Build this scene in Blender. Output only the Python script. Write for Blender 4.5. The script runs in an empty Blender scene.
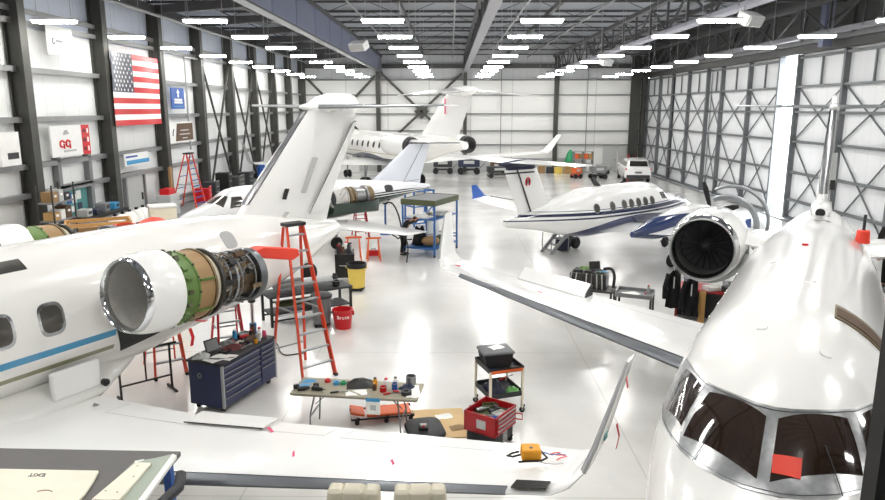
import bpy, bmesh, math, random
from mathutils import Vector, Matrix, Quaternion
random.seed(7)
PI = math.pi
sc = bpy.context.scene
COL = sc.collection

# ------------------------------------------------------------------ materials
def lin(c):
    return c / 12.92 if c <= 0.04045 else ((c + 0.055) / 1.055) ** 2.4
def rgb(h):
    h = h.lstrip('#')
    return tuple(lin(int(h[i:i + 2], 16) / 255) for i in (0, 2, 4)) + (1,)
MATS = {}
def mat(name, hexc, rough=0.5, metal=0.0, var=0.06, scale=6.0, coat=0.0, bump=0.0, emit=0.0, spec=0.5, alpha=1.0):
    """principled material whose colour and gloss wander a little with noise"""
    m = bpy.data.materials.new(name); m.use_nodes = True
    nt = m.node_tree; b = nt.nodes['Principled BSDF']
    c = rgb(hexc)
    tc = nt.nodes.new('ShaderNodeTexCoord')
    nz = nt.nodes.new('ShaderNodeTexNoise'); nz.inputs['Scale'].default_value = scale; nz.inputs['Detail'].default_value = 4
    nt.links.new(tc.outputs['Object'], nz.inputs['Vector'])
    mx = nt.nodes.new('ShaderNodeMix'); mx.data_type = 'RGBA'
    mx.inputs[6].default_value = tuple(max(0, x * (1 - var)) for x in c[:3]) + (1,)
    mx.inputs[7].default_value = tuple(min(1, x * (1 + var)) for x in c[:3]) + (1,)
    nt.links.new(nz.outputs['Fac'], mx.inputs[0]); nt.links.new(mx.outputs[2], b.inputs['Base Color'])
    b.inputs['Roughness'].default_value = rough; b.inputs['Metallic'].default_value = metal
    b.inputs['Coat Weight'].default_value = coat; b.inputs['Coat Roughness'].default_value = 0.06
    b.inputs['Specular IOR Level'].default_value = spec
    if alpha < 1: b.inputs['Alpha'].default_value = alpha
    if emit:
        b.inputs['Emission Color'].default_value = c; b.inputs['Emission Strength'].default_value = emit
    if bump:
        bp = nt.nodes.new('ShaderNodeBump'); bp.inputs['Strength'].default_value = bump
        nt.links.new(nz.outputs['Fac'], bp.inputs['Height']); nt.links.new(bp.outputs['Normal'], b.inputs['Normal'])
    MATS[name] = m
    return m
def curve(pts, n=6):
    """smooth path through points"""
    P = [Vector(p) for p in pts]; P = [P[0] * 2 - P[1]] + P + [P[-1] * 2 - P[-2]]; out = []
    for i in range(1, len(P) - 2):
        a, b, c, d = P[i - 1:i + 3]
        for k in range(n):
            t = k / n; out.append(.5 * (2 * b + (c - a) * t + (2 * a - 5 * b + 4 * c - d) * t * t + (3 * b - a - 3 * c + d) * t ** 3))
    return out + [P[-2]]
class NT:
    """small helper for node maths"""
    def __init__(s, m): s.nt = m.node_tree; s.b = s.nt.nodes['Principled BSDF']
    def n(s, t): return s.nt.nodes.new(t)
    def l(s, a, b): s.nt.links.new(a, b)
    def m(s, op, a, b=None, c=None):
        q = s.n('ShaderNodeMath'); q.operation = op
        for i, v in enumerate((a, b, c)):
            if v is None: continue
            if isinstance(v, (int, float)): q.inputs[i].default_value = v
            else: s.l(v, q.inputs[i])
        return q.outputs[0]
    def band(s, v, lo, hi):
        return s.m('MULTIPLY', s.m('GREATER_THAN', v, lo), s.m('LESS_THAN', v, hi))
    def over(s, prev, col, fac):
        x = s.n('ShaderNodeMix'); x.data_type = 'RGBA'
        if isinstance(prev, tuple): x.inputs[6].default_value = prev
        else: s.l(prev, x.inputs[6])
        x.inputs[7].default_value = col; s.l(fac, x.inputs[0])
        return x.outputs[2]
def livery(name, base, stripes, rough=0.2, coat=0.5):
    """paint with coloured bands: stripes = list of fn(NT, s, lat, z) -> (colour, mask)"""
    m = bpy.data.materials.new(name); m.use_nodes = True
    t = NT(m); tc = t.n('ShaderNodeTexCoord'); sp = t.n('ShaderNodeSeparateXYZ'); t.l(tc.outputs['Object'], sp.inputs[0])
    s = t.m('MULTIPLY', sp.outputs[0], -1.0); lat = sp.outputs[1]; z = sp.outputs[2]
    nz = t.n('ShaderNodeTexNoise'); nz.inputs['Scale'].default_value = 1.3; t.l(tc.outputs['Object'], nz.inputs['Vector'])
    c0 = rgb(base)
    cur = t.over(tuple(x * 0.965 for x in c0[:3]) + (1,), c0, nz.outputs['Fac'])
    for f in stripes:
        col, msk = f(t, s, lat, z); cur = t.over(cur, rgb(col), msk)
    t.l(cur, t.b.inputs['Base Color']); t.b.inputs['Roughness'].default_value = rough
    t.b.inputs['Coat Weight'].default_value = coat; t.b.inputs['Coat Roughness'].default_value = 0.05
    return m

# ------------------------------------------------------------------ mesh builder
class MB:
    def __init__(s): s.v = []; s.f = []
    def add(s, vs, fs):
        k = len(s.v); s.v += [tuple(x) for x in vs]; s.f += [tuple(k + i for i in f) for f in fs]; return s
    def box(s, c, d, rz=0.0, R=None):
        x, y, z = d[0] / 2, d[1] / 2, d[2] / 2
        R = R or Matrix.Rotation(rz, 3, 'Z'); c = Vector(c)
        vs = [c + R @ Vector(p) for p in ((-x, -y, -z), (x, -y, -z), (x, y, -z), (-x, y, -z), (-x, -y, z), (x, -y, z), (x, y, z), (-x, y, z))]
        return s.add(vs, [(0, 3, 2, 1), (4, 5, 6, 7), (0, 1, 5, 4), (1, 2, 6, 5), (2, 3, 7, 6), (3, 0, 4, 7)])
    def bar(s, a, b, w, h=None, up=(0, 0, 1)):
        a, b = Vector(a), Vector(b); h = h or w
        x = (b - a).normalized(); u = Vector(up)
        if abs(x.dot(u)) > 0.98: u = Vector((1, 0, 0))
        y = u.cross(x).normalized(); z = x.cross(y)
        R = Matrix((x, y, z)).transposed()
        return s.box((a + b) / 2, ((b - a).length, w, h), R=R)
    def prism(s, pts, vec):
        """closed polygon of 3D points pushed along vec"""
        n = len(pts); vec = Vector(vec); a = [Vector(p) for p in pts]; b = [p + vec for p in a]
        return s.add(a + b, [tuple(range(n))[::-1], tuple(range(n, 2 * n))] + [(i, (i + 1) % n, n + (i + 1) % n, n + i) for i in range(n)])
    def tube(s, pts, r, n=8, closed=False):
        pts = [Vector(p) for p in pts]; k = len(pts); rings = []
        rs = r if isinstance(r, (list, tuple)) else [r] * k
        prev = None
        for i in range(k):
            t = (pts[(i + 1) % k] - pts[i - 1]) if closed else (pts[min(i + 1, k - 1)] - pts[max(i - 1, 0)])
            t.normalize()
            if prev is None:
                u = Vector((0, 0, 1)) if abs(t.z) < 0.9 else Vector((1, 0, 0)); x = t.cross(u).normalized()
            else:
                x = (prev - t * prev.dot(t)).normalized()
            prev = x; y = t.cross(x)
            rings.append([pts[i] + (x * math.cos(2 * PI * j / n) + y * math.sin(2 * PI * j / n)) * rs[i] for j in range(n)])
        if closed: return s.loft(rings + [rings[0]], caps=False)
        return s.loft(rings)
    def cyl(s, a, b, r, r2=None, n=16):
        return s.tube([a, b], [r, r if r2 is None else r2], n)
    def loft(s, rings, caps=True, closed=True):
        n = len(rings[0]); vs = [p for r in rings for p in r]; fs = []
        for i in range(len(rings) - 1):
            for j in range(n if closed else n - 1):
                a, b = i * n + j, i * n + (j + 1) % n
                fs.append((a, b, b + n, a + n))
        if caps: fs += [tuple(range(n))[::-1], tuple(range((len(rings) - 1) * n, len(rings) * n))]
        return s.add(vs, fs)
    def lathe(s, prof, o=(0, 0, 0), ax=(0, 0, 1), n=24, a0=0.0, a1=2 * PI, caps=False):
        """profile of (radius, height) pairs spun round the axis"""
        o = Vector(o); z = Vector(ax).normalized()
        x = z.cross(Vector((0, 0, 1)) if abs(z.z) < 0.9 else Vector((1, 0, 0))).normalized(); y = z.cross(x)
        full = abs(a1 - a0 - 2 * PI) < 1e-6; k = n if full else n + 1
        rings = []
        for r, h in prof:
            rings.append([o + z * h + (x * math.cos(a0 + (a1 - a0) * j / n) + y * math.sin(a0 + (a1 - a0) * j / n)) * max(r, 1e-4) for j in range(k)])
        return s.loft(rings, caps=caps, closed=full)
    def ell(s, c, r, n=14, m=8, R=None):
        c = Vector(c); R = R or Matrix.Identity(3)
        if isinstance(r, (int, float)): r = (r, r, r)
        rings = []
        for i in range(m + 1):
            t = PI * i / m; q = max(math.sin(t), 1e-3)
            rings.append([c + R @ Vector((r[0] * q * math.cos(2 * PI * j / n), r[1] * q * math.sin(2 * PI * j / n), r[2] * math.cos(t))) for j in range(n)])
        return s.loft(rings)
    def shell(s, A, B):
        """two matching grids joined into a solid"""
        R, C = len(A), len(A[0]); N = R * C; fs = []
        for i in range(R - 1):
            for j in range(C - 1):
                q = (i * C + j, i * C + j + 1, (i + 1) * C + j + 1, (i + 1) * C + j); fs += [q, tuple(N + k for k in q[::-1])]
        per = [j for j in range(C)] + [i * C + C - 1 for i in range(1, R)] + [(R - 1) * C + j for j in range(C - 2, -1, -1)] + [i * C for i in range(R - 2, 0, -1)]
        for a, b in zip(per, per[1:] + per[:1]): fs.append((a, b, N + b, N + a))
        return s.add([p for r in A for p in r] + [p for r in B for p in r], fs)
    def sheet(s, grid, th):
        """grid of 3D points (rows) made into a thin solid"""
        R, C = len(grid), len(grid[0]); g = [[Vector(p) for p in r] for r in grid]
        def nrm(i, j):
            a = g[min(i + 1, R - 1)][j] - g[max(i - 1, 0)][j]; b = g[i][min(j + 1, C - 1)] - g[i][max(j - 1, 0)]
            q = a.cross(b); return q.normalized() if q.length > 1e-9 else Vector((0, 0, 1))
        top = [g[i][j] for i in range(R) for j in range(C)]
        bot = [g[i][j] + nrm(i, j) * th for i in range(R) for j in range(C)]
        N = R * C; fs = []
        for i in range(R - 1):
            for j in range(C - 1):
                q = (i * C + j, i * C + j + 1, (i + 1) * C + j + 1, (i + 1) * C + j)
                fs += [q, tuple(N + k for k in q[::-1])]
        per = [j for j in range(C)] + [i * C + C - 1 for i in range(1, R)] + [(R - 1) * C + j for j in range(C - 2, -1, -1)] + [i * C for i in range(R - 2, 0, -1)]
        for a, b in zip(per, per[1:] + per[:1]): fs.append((a, b, N + b, N + a))
        return s.add(top + bot, fs)
    def b(s, name, m, parent=None, ang=35, bev=0.0, seg=2, loc=None, rz=0.0):
        me = bpy.data.meshes.new(name); bm = bmesh.new()
        vs = [bm.verts.new(p) for p in s.v]
        for f in s.f:
            try: bm.faces.new([vs[i] for i in f])
            except ValueError: pass
        bmesh.ops.recalc_face_normals(bm, faces=bm.faces)
        bm.to_mesh(me); bm.free()
        me.polygons.foreach_set('use_smooth', [True] * len(me.polygons)); me.set_sharp_from_angle(angle=math.radians(ang))
        me.materials.append(m if not isinstance(m, str) else MATS[m])
        o = bpy.data.objects.new(name, me); COL.objects.link(o)
        if parent is not None: o.parent = parent
        if loc is not None: o.location = loc
        o.rotation_euler.z = rz
        if bev:
            q = o.modifiers.new('bevel', 'BEVEL'); q.width = bev; q.segments = seg; q.limit_method = 'ANGLE'; q.angle_limit = math.radians(40)
        return o

def tag(o, label, cat, group=None, kind=None):
    if kind: o['kind'] = kind; return o
    o['label'] = label; o['category'] = cat
    if group: o['group'] = group
    return o
def T(name, label, cat, loc=(0, 0, 0), rz=0.0, group=None):
    o = bpy.data.objects.new(name, None); COL.objects.link(o); o.location = loc; o.rotation_euler.z = rz
    o.empty_display_size = 0.2
    return tag(o, label, cat, group)
def S(o):
    o['kind'] = 'structure'; return o
def one(mb, name, m, label, cat, loc=(0, 0, 0), rz=0.0, group=None, **k):
    return tag(mb.b(name, m, None, loc=loc, rz=rz, **k), label, cat, group)
def copy_tree(o, parent=None):
    c = o.copy(); COL.objects.link(c)
    if parent is not None: c.parent = parent
    for ch in list(o.children): copy_tree(ch, c)
    return c
def text(body, name, m, parent, M4, size, th=0.003):
    """lettering as a real mesh: M4 places the text plane"""
    cu = bpy.data.curves.new(name, 'FONT'); cu.body = body; cu.size = size; cu.extrude = th; cu.align_x = 'CENTER'; cu.align_y = 'CENTER'
    o = bpy.data.objects.new(name, cu); COL.objects.link(o)
    dg = bpy.context.evaluated_depsgraph_get(); me = bpy.data.meshes.new_from_object(o.evaluated_get(dg))
    bpy.data.objects.remove(o); bpy.data.curves.remove(cu)
    me.materials.clear(); me.materials.append(MATS[m]); me.transform(M4)
    q = bpy.data.objects.new(name, me); COL.objects.link(q)
    if parent is not None: q.parent = parent
    return q
def frame(o, x, y):
    """4x4 from origin and two in-plane directions"""
    x = Vector(x).normalized(); y = Vector(y).normalized(); z = x.cross(y)
    return Matrix(((x.x, y.x, z.x, o[0]), (x.y, y.y, z.y, o[1]), (x.z, y.z, z.z, o[2]), (0, 0, 0, 1)))
ORD = ['first', 'second', 'third', 'fourth', 'fifth', 'sixth', 'seventh', 'eighth', 'ninth', 'tenth', 'eleventh', 'twelfth', 'thirteenth', 'fourteenth']

for a in [('white_paint', '#eeeeec', .3), ('steel_dark', '#41413f', .5), ('steel_mid', '#7d7f80', .45), ('steel_light', '#a9abac', .45),
          ('black', '#161616', .5), ('rubber', '#1c1c1d', .7), ('black_cloth', '#131315', .9), ('charcoal', '#2d2e31', .6), ('grey', '#6c6e70', .6), ('grey_light', '#b9bbb9', .5),
          ('red', '#c8141c', .4), ('red_chest', '#a80f18', .35), ('orange_fg', '#d9431f', .45), ('orange', '#e0632a', .5), ('yellow', '#e3c65c', .5), ('amber', '#e39a12', .5),
          ('blue', '#2455a4', .45), ('navy', '#1c2440', .35), ('blue_chest', '#232c52', .35), ('blue_stand', '#2c5f9e', .45), ('sky_blue', '#3e97c9', .5), ('green_zinc', '#5c7a38', .5),
          ('olive', '#4b5134', .55), ('tan', '#9a7b52', .55), ('wood', '#c99a5b', .6), ('plywood', '#d8b884', .6), ('card', '#bd9660', .8), ('cream', '#efe8d4', .5), ('leather', '#cfc8b4', .5),
          ('teal', '#5c9a98', .5), ('skin', '#b98467', .55), ('hair', '#4a3120', .8), ('pink', '#e0567c', .5), ('lime', '#7ac36a', .5), ('mat_grey', '#6a6866', .75), ('foam', '#a7b0a4', .8),
          ('red_vinyl', '#e8402a', .5), ('paper', '#f4f4f0', .7), ('green', '#2c9a66', .5), ('brown', '#5a4330', .7), ('table_top', '#9a9481', .6), ('maroon', '#5b1f20', .5), ('dark_green', '#2f3d35', .4)]:
    mat(*a)
mat('chrome', '#d4d6d8', .13, 1, .12, 9); mat('polished_trim', '#b4b6b7', .28, .85, .45, 16, bump=.25); mat('metal', '#9b9c9e', .32, 1, .2, 8); mat('metal_dark', '#4c4b48', .4, .9, .3, 10); mat('metal_brown', '#7a6a52', .4, .8, .35, 14)  # polished_trim: strong colour noise paints in the chrome's mottled reflections
mat('metal_bare', '#73767a', .38, .85, .12, 3); mat('liner', '#bdbbb6', .5, .3, .12, 12); mat('galv', '#a4a8ab', .4, .6)
mat('window_glass', '#2a2622', .08, 0, .4, 3, coat=1); mat('windshield', '#2b1f18', .05, 0, .5, 2.5, coat=1); mat('cabin_glass', '#4d4a45', .12, .2, .3, 8, coat=.6)
mat('jet_white', '#f3f3f1', .2, 0, .012, 1.2, coat=.5); mat('jet_blueish', '#e6eaf2', .2, 0, .02, 1.2, coat=.5)
mat('tube_light', '#fdfbf7', .5, emit=62.0)
# ------------------------------------------------------------------ aircraft geometry
def pchip(xs, ys):
    n = len(xs); h = [xs[i + 1] - xs[i] for i in range(n - 1)]; d = [(ys[i + 1] - ys[i]) / h[i] for i in range(n - 1)]
    m = [d[0]] + [0 if d[i - 1] * d[i] <= 0 else 2 * d[i - 1] * d[i] / (d[i - 1] + d[i]) for i in range(1, n - 1)] + [d[-1]]
    def f(x):
        if x <= xs[0]: return ys[0]
        if x >= xs[-1]: return ys[-1]
        i = max(k for k in range(n - 1) if xs[k] <= x); t = (x - xs[i]) / h[i]
        return ys[i] * (1 + 2 * t) * (1 - t) ** 2 + h[i] * m[i] * t * (1 - t) ** 2 + ys[i + 1] * t * t * (3 - 2 * t) + h[i] * m[i + 1] * t * t * (t - 1)
    return f
class Body:
    """a fuselage: stations of (s aft of nose, z of widest point, half width, height above, depth below)"""
    def __init__(g, st):
        g.st = st; X = [q[0] for q in st]; g.f = [pchip(X, [q[k] for q in st]) for k in range(1, 5)]; g.s0, g.s1 = X[0], X[-1]
    def p(g, s, a, off=0.0):
        """surface point at s and angle a from the top (positive to port)"""
        zc, w, t, b = (f(s) for f in g.f); v = math.cos(a)
        y, z = w * math.sin(a), zc + (t if v > 0 else b) * v
        if off:
            ny, nz = math.sin(a) / max(w, .05), v / max(t if v > 0 else b, .05); L = math.hypot(ny, nz); y += off * ny / L; z += off * nz / L
        return (-s, y, z)
    def ang(g, s, z):
        """angle at which the port side of the skin passes height z"""
        zc, w, t, b = (f(s) for f in g.f); q = (z - zc) / (t if z > zc else b); return math.acos(max(-1, min(1, q)))
JET = [(0, 1.95, .02, .02, .02), (.12, 1.95, .2, .14, .2), (.45, 1.96, .42, .30, .40), (1.0, 2.02, .66, .46, .60), (1.6, 2.14, .84, .53, .78), (2.2, 2.26, .97, .86, .93), (3.0, 2.34, 1.06, 1.06, 1.03),
       (4.2, 2.38, 1.10, 1.14, 1.09), (11.2, 2.38, 1.10, 1.14, 1.09), (12.4, 2.45, 1.03, 1.05, 1.02), (13.8, 2.5, .92, .92, .92), (15.2, 2.5, .72, .72, .74), (16.4, 2.6, .48, .40, .44), (17.3, 2.66, .28, .17, .2)]
JETG = JET[:8] + [(8.6, 2.38, 1.10, 1.13, 1.09), (10.5, 2.37, 1.06, 1.03, 1.06), (12.4, 2.4, .95, .82, .95), (13.8, 2.45, .83, .70, .85), (15.2, 2.5, .67, .58, .72), (16.4, 2.6, .46, .36, .44), (17.3, 2.66, .27, .16, .2)]
# ------------------------------------------------------------------ the hangar
XL, XR, Y0, Y1 = -13.0, 16.8, -7.0, 61.0
def floor_mat():
    m = bpy.data.materials.new('polished_floor'); m.use_nodes = True; t = NT(m)
    tc = t.n('ShaderNodeTexCoord')
    n1 = t.n('ShaderNodeTexNoise'); n1.inputs['Scale'].default_value = .45; n1.inputs['Detail'].default_value = 5; t.l(tc.outputs['Object'], n1.inputs['Vector'])
    n2 = t.n('ShaderNodeTexNoise'); n2.inputs['Scale'].default_value = 3.5; n2.inputs['Detail'].default_value = 6; t.l(tc.outputs['Object'], n2.inputs['Vector'])
    r = t.n('ShaderNodeValToRGB'); r.color_ramp.elements[0].color = rgb('#dad9d5'); r.color_ramp.elements[1].color = rgb('#eae9e6'); r.color_ramp.elements[0].position = .3; r.color_ramp.elements[1].position = .65
    t.l(n1.outputs['Fac'], r.inputs[0])
    r2 = t.n('ShaderNodeValToRGB'); r2.color_ramp.elements[0].position = .6; r2.color_ramp.elements[1].position = .9; t.l(n2.outputs['Fac'], r2.inputs[0])
    c = t.over(r.outputs[0], rgb('#c9c7c1'), t.m('MULTIPLY', r2.outputs[0], .35))
    sp = t.n('ShaderNodeSeparateXYZ'); t.l(tc.outputs['Object'], sp.inputs[0])
    for ax_, per in ((0, 6.0), (1, 6.0)):                            # saw-cut joints
        f = t.m('LESS_THAN', t.m('ABSOLUTE', t.m('SUBTRACT', t.m('FRACT', t.m('DIVIDE', sp.outputs[ax_], per)), .5)), .0016)
        c = t.over(c, rgb('#b9b5ac'), t.m('MULTIPLY', f, .6))
    t.l(c, t.b.inputs['Base Color'])
    t.l(t.m('ADD', .13, t.m('MULTIPLY', n1.outputs['Fac'], .16)), t.b.inputs['Roughness'])
    t.b.inputs['Coat Weight'].default_value = .4; t.b.inputs['Coat Roughness'].default_value = .14
    return m
def wall_mat(name, base, line, axis, per, rough=.5):
    m = bpy.data.materials.new(name); m.use_nodes = True; t = NT(m); tc = t.n('ShaderNodeTexCoord'); sp = t.n('ShaderNodeSeparateXYZ'); t.l(tc.outputs['Object'], sp.inputs[0])
    nz = t.n('ShaderNodeTexNoise'); nz.inputs['Scale'].default_value = .6; t.l(tc.outputs['Object'], nz.inputs['Vector'])
    c0 = rgb(base); c = t.over(tuple(x * .93 for x in c0[:3]) + (1,), c0, nz.outputs['Fac'])
    f = t.m('LESS_THAN', t.m('ABSOLUTE', t.m('SUBTRACT', t.m('FRACT', t.m('DIVIDE', sp.outputs[axis], per)), .5)), .012)
    c = t.over(c, rgb(line), t.m('MULTIPLY', f, .7)); t.l(c, t.b.inputs['Base Color']); t.b.inputs['Roughness'].default_value = rough
    return m
S(MB().box(((XL + XR) / 2, (Y0 + Y1) / 2, -.15), (XR - XL + .8, Y1 - Y0 + .8, .3)).b('floor', floor_mat()))
S(MB().box((31.8, 27, -.17), (29.2, 100, .3)).b('apron', mat('concrete', '#bdbab2', .8, var=.08)))
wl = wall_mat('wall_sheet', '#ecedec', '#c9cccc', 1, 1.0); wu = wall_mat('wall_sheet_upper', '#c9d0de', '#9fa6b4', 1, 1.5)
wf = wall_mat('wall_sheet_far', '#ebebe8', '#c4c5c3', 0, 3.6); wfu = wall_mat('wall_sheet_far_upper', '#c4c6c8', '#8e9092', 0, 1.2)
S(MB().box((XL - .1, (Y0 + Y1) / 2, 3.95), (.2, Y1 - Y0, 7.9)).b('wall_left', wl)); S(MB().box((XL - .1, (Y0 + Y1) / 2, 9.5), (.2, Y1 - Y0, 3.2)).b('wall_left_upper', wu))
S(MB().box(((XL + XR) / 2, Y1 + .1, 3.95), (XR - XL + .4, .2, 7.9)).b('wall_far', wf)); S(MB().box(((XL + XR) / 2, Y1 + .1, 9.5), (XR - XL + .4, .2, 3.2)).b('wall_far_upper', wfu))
S(MB().box(((XL + XR) / 2, Y0 - .1, 5.55), (XR - XL + .4, .2, 11.1)).b('wall_back', wf))
S(MB().box((XR + .3, (Y0 + Y1) / 2, 9.65), (.2, Y1 - Y0, 2.9)).b('wall_right', 'steel_dark'))
mat('roof_deck', '#a4a8af', .55, .3, .08, 2); mat('roof_steel', '#4a4a4b', .55, .2, .1, 3); mat('roof_flange', '#8c8c92', .5, .2); mat('roof_flange_dark', '#55555a', .5, .2); mat('roof_flange_pale', '#b4b4c0', .5, .2); mat('duct_sheet', '#848aa4', .3, .3, .12, 1.5); mat('column_steel', '#43433f', .5, .2, .08, 3); mat('girt_steel', '#8f9090', .5, .3)
k = int((Y1 - Y0) / .4)                                               # ribbed roof deck
prof = []
for i in range(k): y = Y0 + i * .4; prof += [(y, 11.0), (y + .16, 11.0), (y + .2, 11.07), (y + .36, 11.07)]
prof.append((Y1, 11.0))
S(MB().shell([[(XL - .2, y, z) for y, z in prof], [(XR + .4, y, z) for y, z in prof]], [[(XL - .2, y, z + .15) for y, z in prof], [(XR + .4, y, z + .15) for y, z in prof]]).b('ceiling', 'roof_deck'))
# cross joists
for i in range(13):
    y = 1.2 + 4.95 * i
    g = MB().box(((XL + XR) / 2, y, 10.85), (XR - XL, .12, .12)).box(((XL + XR) / 2, y, 9.95), (XR - XL, .12, .09))
    n = 14; w = (XR - XL) / n
    for j in range(n):
        a, b_ = (9.98, 10.82) if j % 2 else (10.82, 9.98); g.bar((XL + w * j, y, a), (XL + w * (j + 1), y, b_), .03)
    S(g.b('roof_joist', 'roof_steel'))
for x in (-9.5, -2.3, 4.9, 12.0):
    S(MB().box((x, 27, 10.1), (.16, 68, .22)).b('roof_purlin', 'roof_steel'))
for x in (-4.2, .2, 3.2, 6.6, 10.2):
    S(MB().tube([(x, Y0, 9.75), (x, Y1, 9.75)], .04, 8).b('sprinkler_pipe', 'steel_mid'))
# long trusses
for x in (-5.95, 1.3, 8.95, 15.6):
    t_ = MB().box((x, 27, 9.85), (.3, 68, .18)).b('truss', 'roof_steel'); S(t_)
    S(MB().box((x, 27, 8.5), (.36, 68, .07)).box((x, 27, 8.6), (.08, 68, .16)).b('bottom_chord', {-5.95: 'roof_flange_dark', 8.95: 'roof_flange_pale'}.get(x, 'roof_flange'), t_))
    g = MB()
    for j in range(28):
        y = Y0 + 2.45 * j
        if j % 2: g.bar((x, y, 8.55), (x, min(y + 2.45, Y1), 9.8), .07, .07)
        else: g.bar((x, y, 9.8), (x, min(y + 2.45, Y1), 8.55), .07, .07)
        g.box((x, y, 9.2), (.08, .08, 1.3))
    S(g.b('web_members', 'roof_steel', t_))
for i in range(15):                                                  # sheet-metal panels closing the left truss
    S(MB().box((-5.86, 5.2 + 3.7 * i + 1.8, 9.14), (.04, 3.6, 1.2)).b('duct_panel', 'duct_sheet'))
# left wall frame
for i in range(12):
    y = 6.0 + 4.95 * i
    S(MB().box((XL + .27, y, 4.9), (.5, .1, 9.8)).box((XL + .05, y, 4.9), (.05, .36, 9.8)).box((XL + .5, y, 4.9), (.05, .36, 9.8)).b('column', 'column_steel'))
    S(MB().bar((XL + .2, y, 9.6), (-6.1, y, 10.1), .2, .35).b('rafter', 'roof_steel'))
for z in (1.4, 2.92, 3.8, 5.2, 6.68, 8.05, 8.4):
    S(MB().box((XL + .12, 27, z), (.2, 68, .07)).box((XL + .2, 27, z - .05), (.03, 68, .16)).b('girt', 'girt_steel'))
for y, z0, z1 in ((35.7, .2, 5.2), (40.65, .2, 5.2), (45.6, .2, 5.2)):
    S(MB().bar((XL + .34, y, z0), (XL + .34, y + 4.95, z1 + 3), .09).bar((XL + .37, y, z1 + 3), (XL + .37, y + 4.95, z0), .09).b('wall_brace', 'column_steel'))
S(MB().box((XL + .3, 27, 9.62), (.35, 68, .28)).b('eave_beam', 'steel_dark')); S(MB().tube([(XL + .7, Y0, 9.3), (XL + .7, Y1, 9.3)], .06, 8).b('eave_pipe', 'steel_light'))
S(MB().tube([(XL + .3, 33.9, 7.9), (XL + .3, 33.9, 3.5)], .05, 8).tube([(XL + .3, 33.9, 7.9), (XL + .3, 35.6, 7.9)], .05, 8).b('conduit', 'steel_light'))
S(MB().box((XL + 1.05, 33.5, .475), (2.1, 28, .95)).b('platform', 'steel_mid'))
# far wall frame
for x, w in ((-12.6, .3), (-6.2, .36), (1.3, .3), (9.15, .36), (15.9, .8), (16.6, .3)):
    S(MB().box((x, Y1 - .25, 4.9), (w, .08, 9.8)).box((x, Y1 - .06, 4.9), (w * .5, .3, 9.8)).box((x, Y1 - .45, 4.9), (w, .05, 9.8)).b('column', 'column_steel'))
for z in (2.35, 3.55, 5.0, 6.6, 7.86):
    S(MB().box(((XL + XR) / 2, Y1 - .12, z), (XR - XL, .2, .1)).b('girt', 'steel_mid'))
S(MB().box(((XL + XR) / 2, Y1 - .3, 9.0), (XR - XL, .3, .35)).b('eave_beam', 'steel_dark'))
for a, b_ in (((-5.9, 8.4), (1.0, 2.0)), ((-5.9, 2.0), (1.0, 8.4)), ((-12.5, 8.2), (-6.4, 2.0)), ((-6.4, 8.2), (-12.5, 2.0))):
    S(MB().bar((a[0], Y1 - .4, a[1]), (b_[0], Y1 - .4, b_[1]), .16, .2).b('wall_brace', 'column_steel'))
S(MB().box((-2.45, Y1 - .4, 5.2), (.9, .1, .9), R=Matrix.Rotation(PI / 4, 3, 'Y')).b('gusset_plate', 'column_steel'))
for x in (4.4, 11.8): S(MB().tube([(x, Y1 - .35, .3), (x, Y1 - .35, 8.8)], .04, 6).b('conduit', 'steel_mid'))
for n_, (x0, x1, h, m_) in enumerate(((13.4, 14.6, 2.3, 'grey_light'), (14.75, 15.4, 2.3, 'grey_light'))):
    d = S(MB().box(((x0 + x1) / 2, Y1 - .08, h / 2), (x1 - x0, .1, h)).b('door_%d' % (n_ + 20), m_)); MB().box((x1 - .15, Y1 - .18, 1.05), (.12, .08, .05)).b('door_handle', 'steel_dark', d)
S(MB().box((2, Y1 - .03, .6), (20, .04, 1.2)).b('trim_1', 'grey_light'))
# sliding hangar doors on the right, one leaf rolled back to leave a slot of daylight
leaf_sheet = wall_mat('door_sheet', '#eceef0', '#c5c9cd', 1, .9); mat('door_steel', '#6f7275', .5, .3)
ZS = (.15, 1.05, 2.4, 3.9, 5.3, 6.5, 7.85)
leaves = [(61.0, 53.5), (53.7, 46.3), (46.6, 36.55), (34.55, 26.3), (26.5, 18.1), (18.3, 9.9), (10.1, 1.4), (1.6, -7.0)]
for i, (ya, yb) in enumerate(leaves):
    off = .0 if i % 2 else .14
    d = S(MB().box((XR + .22 + off, (ya + yb) / 2, 4.08), (.06, ya - yb, 7.95)).b('door_%d' % (i + 1), leaf_sheet))
    st = [ya - .1, (ya + yb) / 2, yb + .1] if i != 2 else [ya - .1, 44.3, 40.3, yb + .1]
    for y in st: S(MB().box((XR + .06 + off, y, 4.05), (.24, .16, 7.9)).b('stile', 'door_steel', d))
    for z in ZS: S(MB().box((XR + .08 + off, (ya + yb) / 2, z), (.18, ya - yb, .11)).b('rail', 'door_steel', d))
    for y1_, y2_ in zip(st, st[1:]):
        for z0, z1 in ((.15, 3.9), (3.9, 6.5)):
            S(MB().bar((XR + .1 + off, y1_, z0), (XR + .1 + off, y2_, z1), .05).bar((XR + .12 + off, y1_, z1), (XR + .12 + off, y2_, z0), .05).b('diagonal', 'door_steel', d))
        S(MB().box((XR + .1 + off, (y1_ + y2_) / 2, 7.15), (.08, .08, 1.3)).b('stub', 'door_steel', d))
S(MB().box((XR + .25, 27, 8.2), (.7, 68, .35)).b('door_header', 'steel_dark')); S(MB().box((XR - .1, 27, 8.5), (.25, 68, .2)).b('header_chord', 'steel_mid'))
S(MB().box((XR + .25, 27, .03), (.9, 68, .06)).b('door_track', 'steel_mid'))
S(MB().box((XR - .55, 31.2, 9.4), (.4, .4, 2.6)).b('header_post', 'duct_sheet'))
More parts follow.
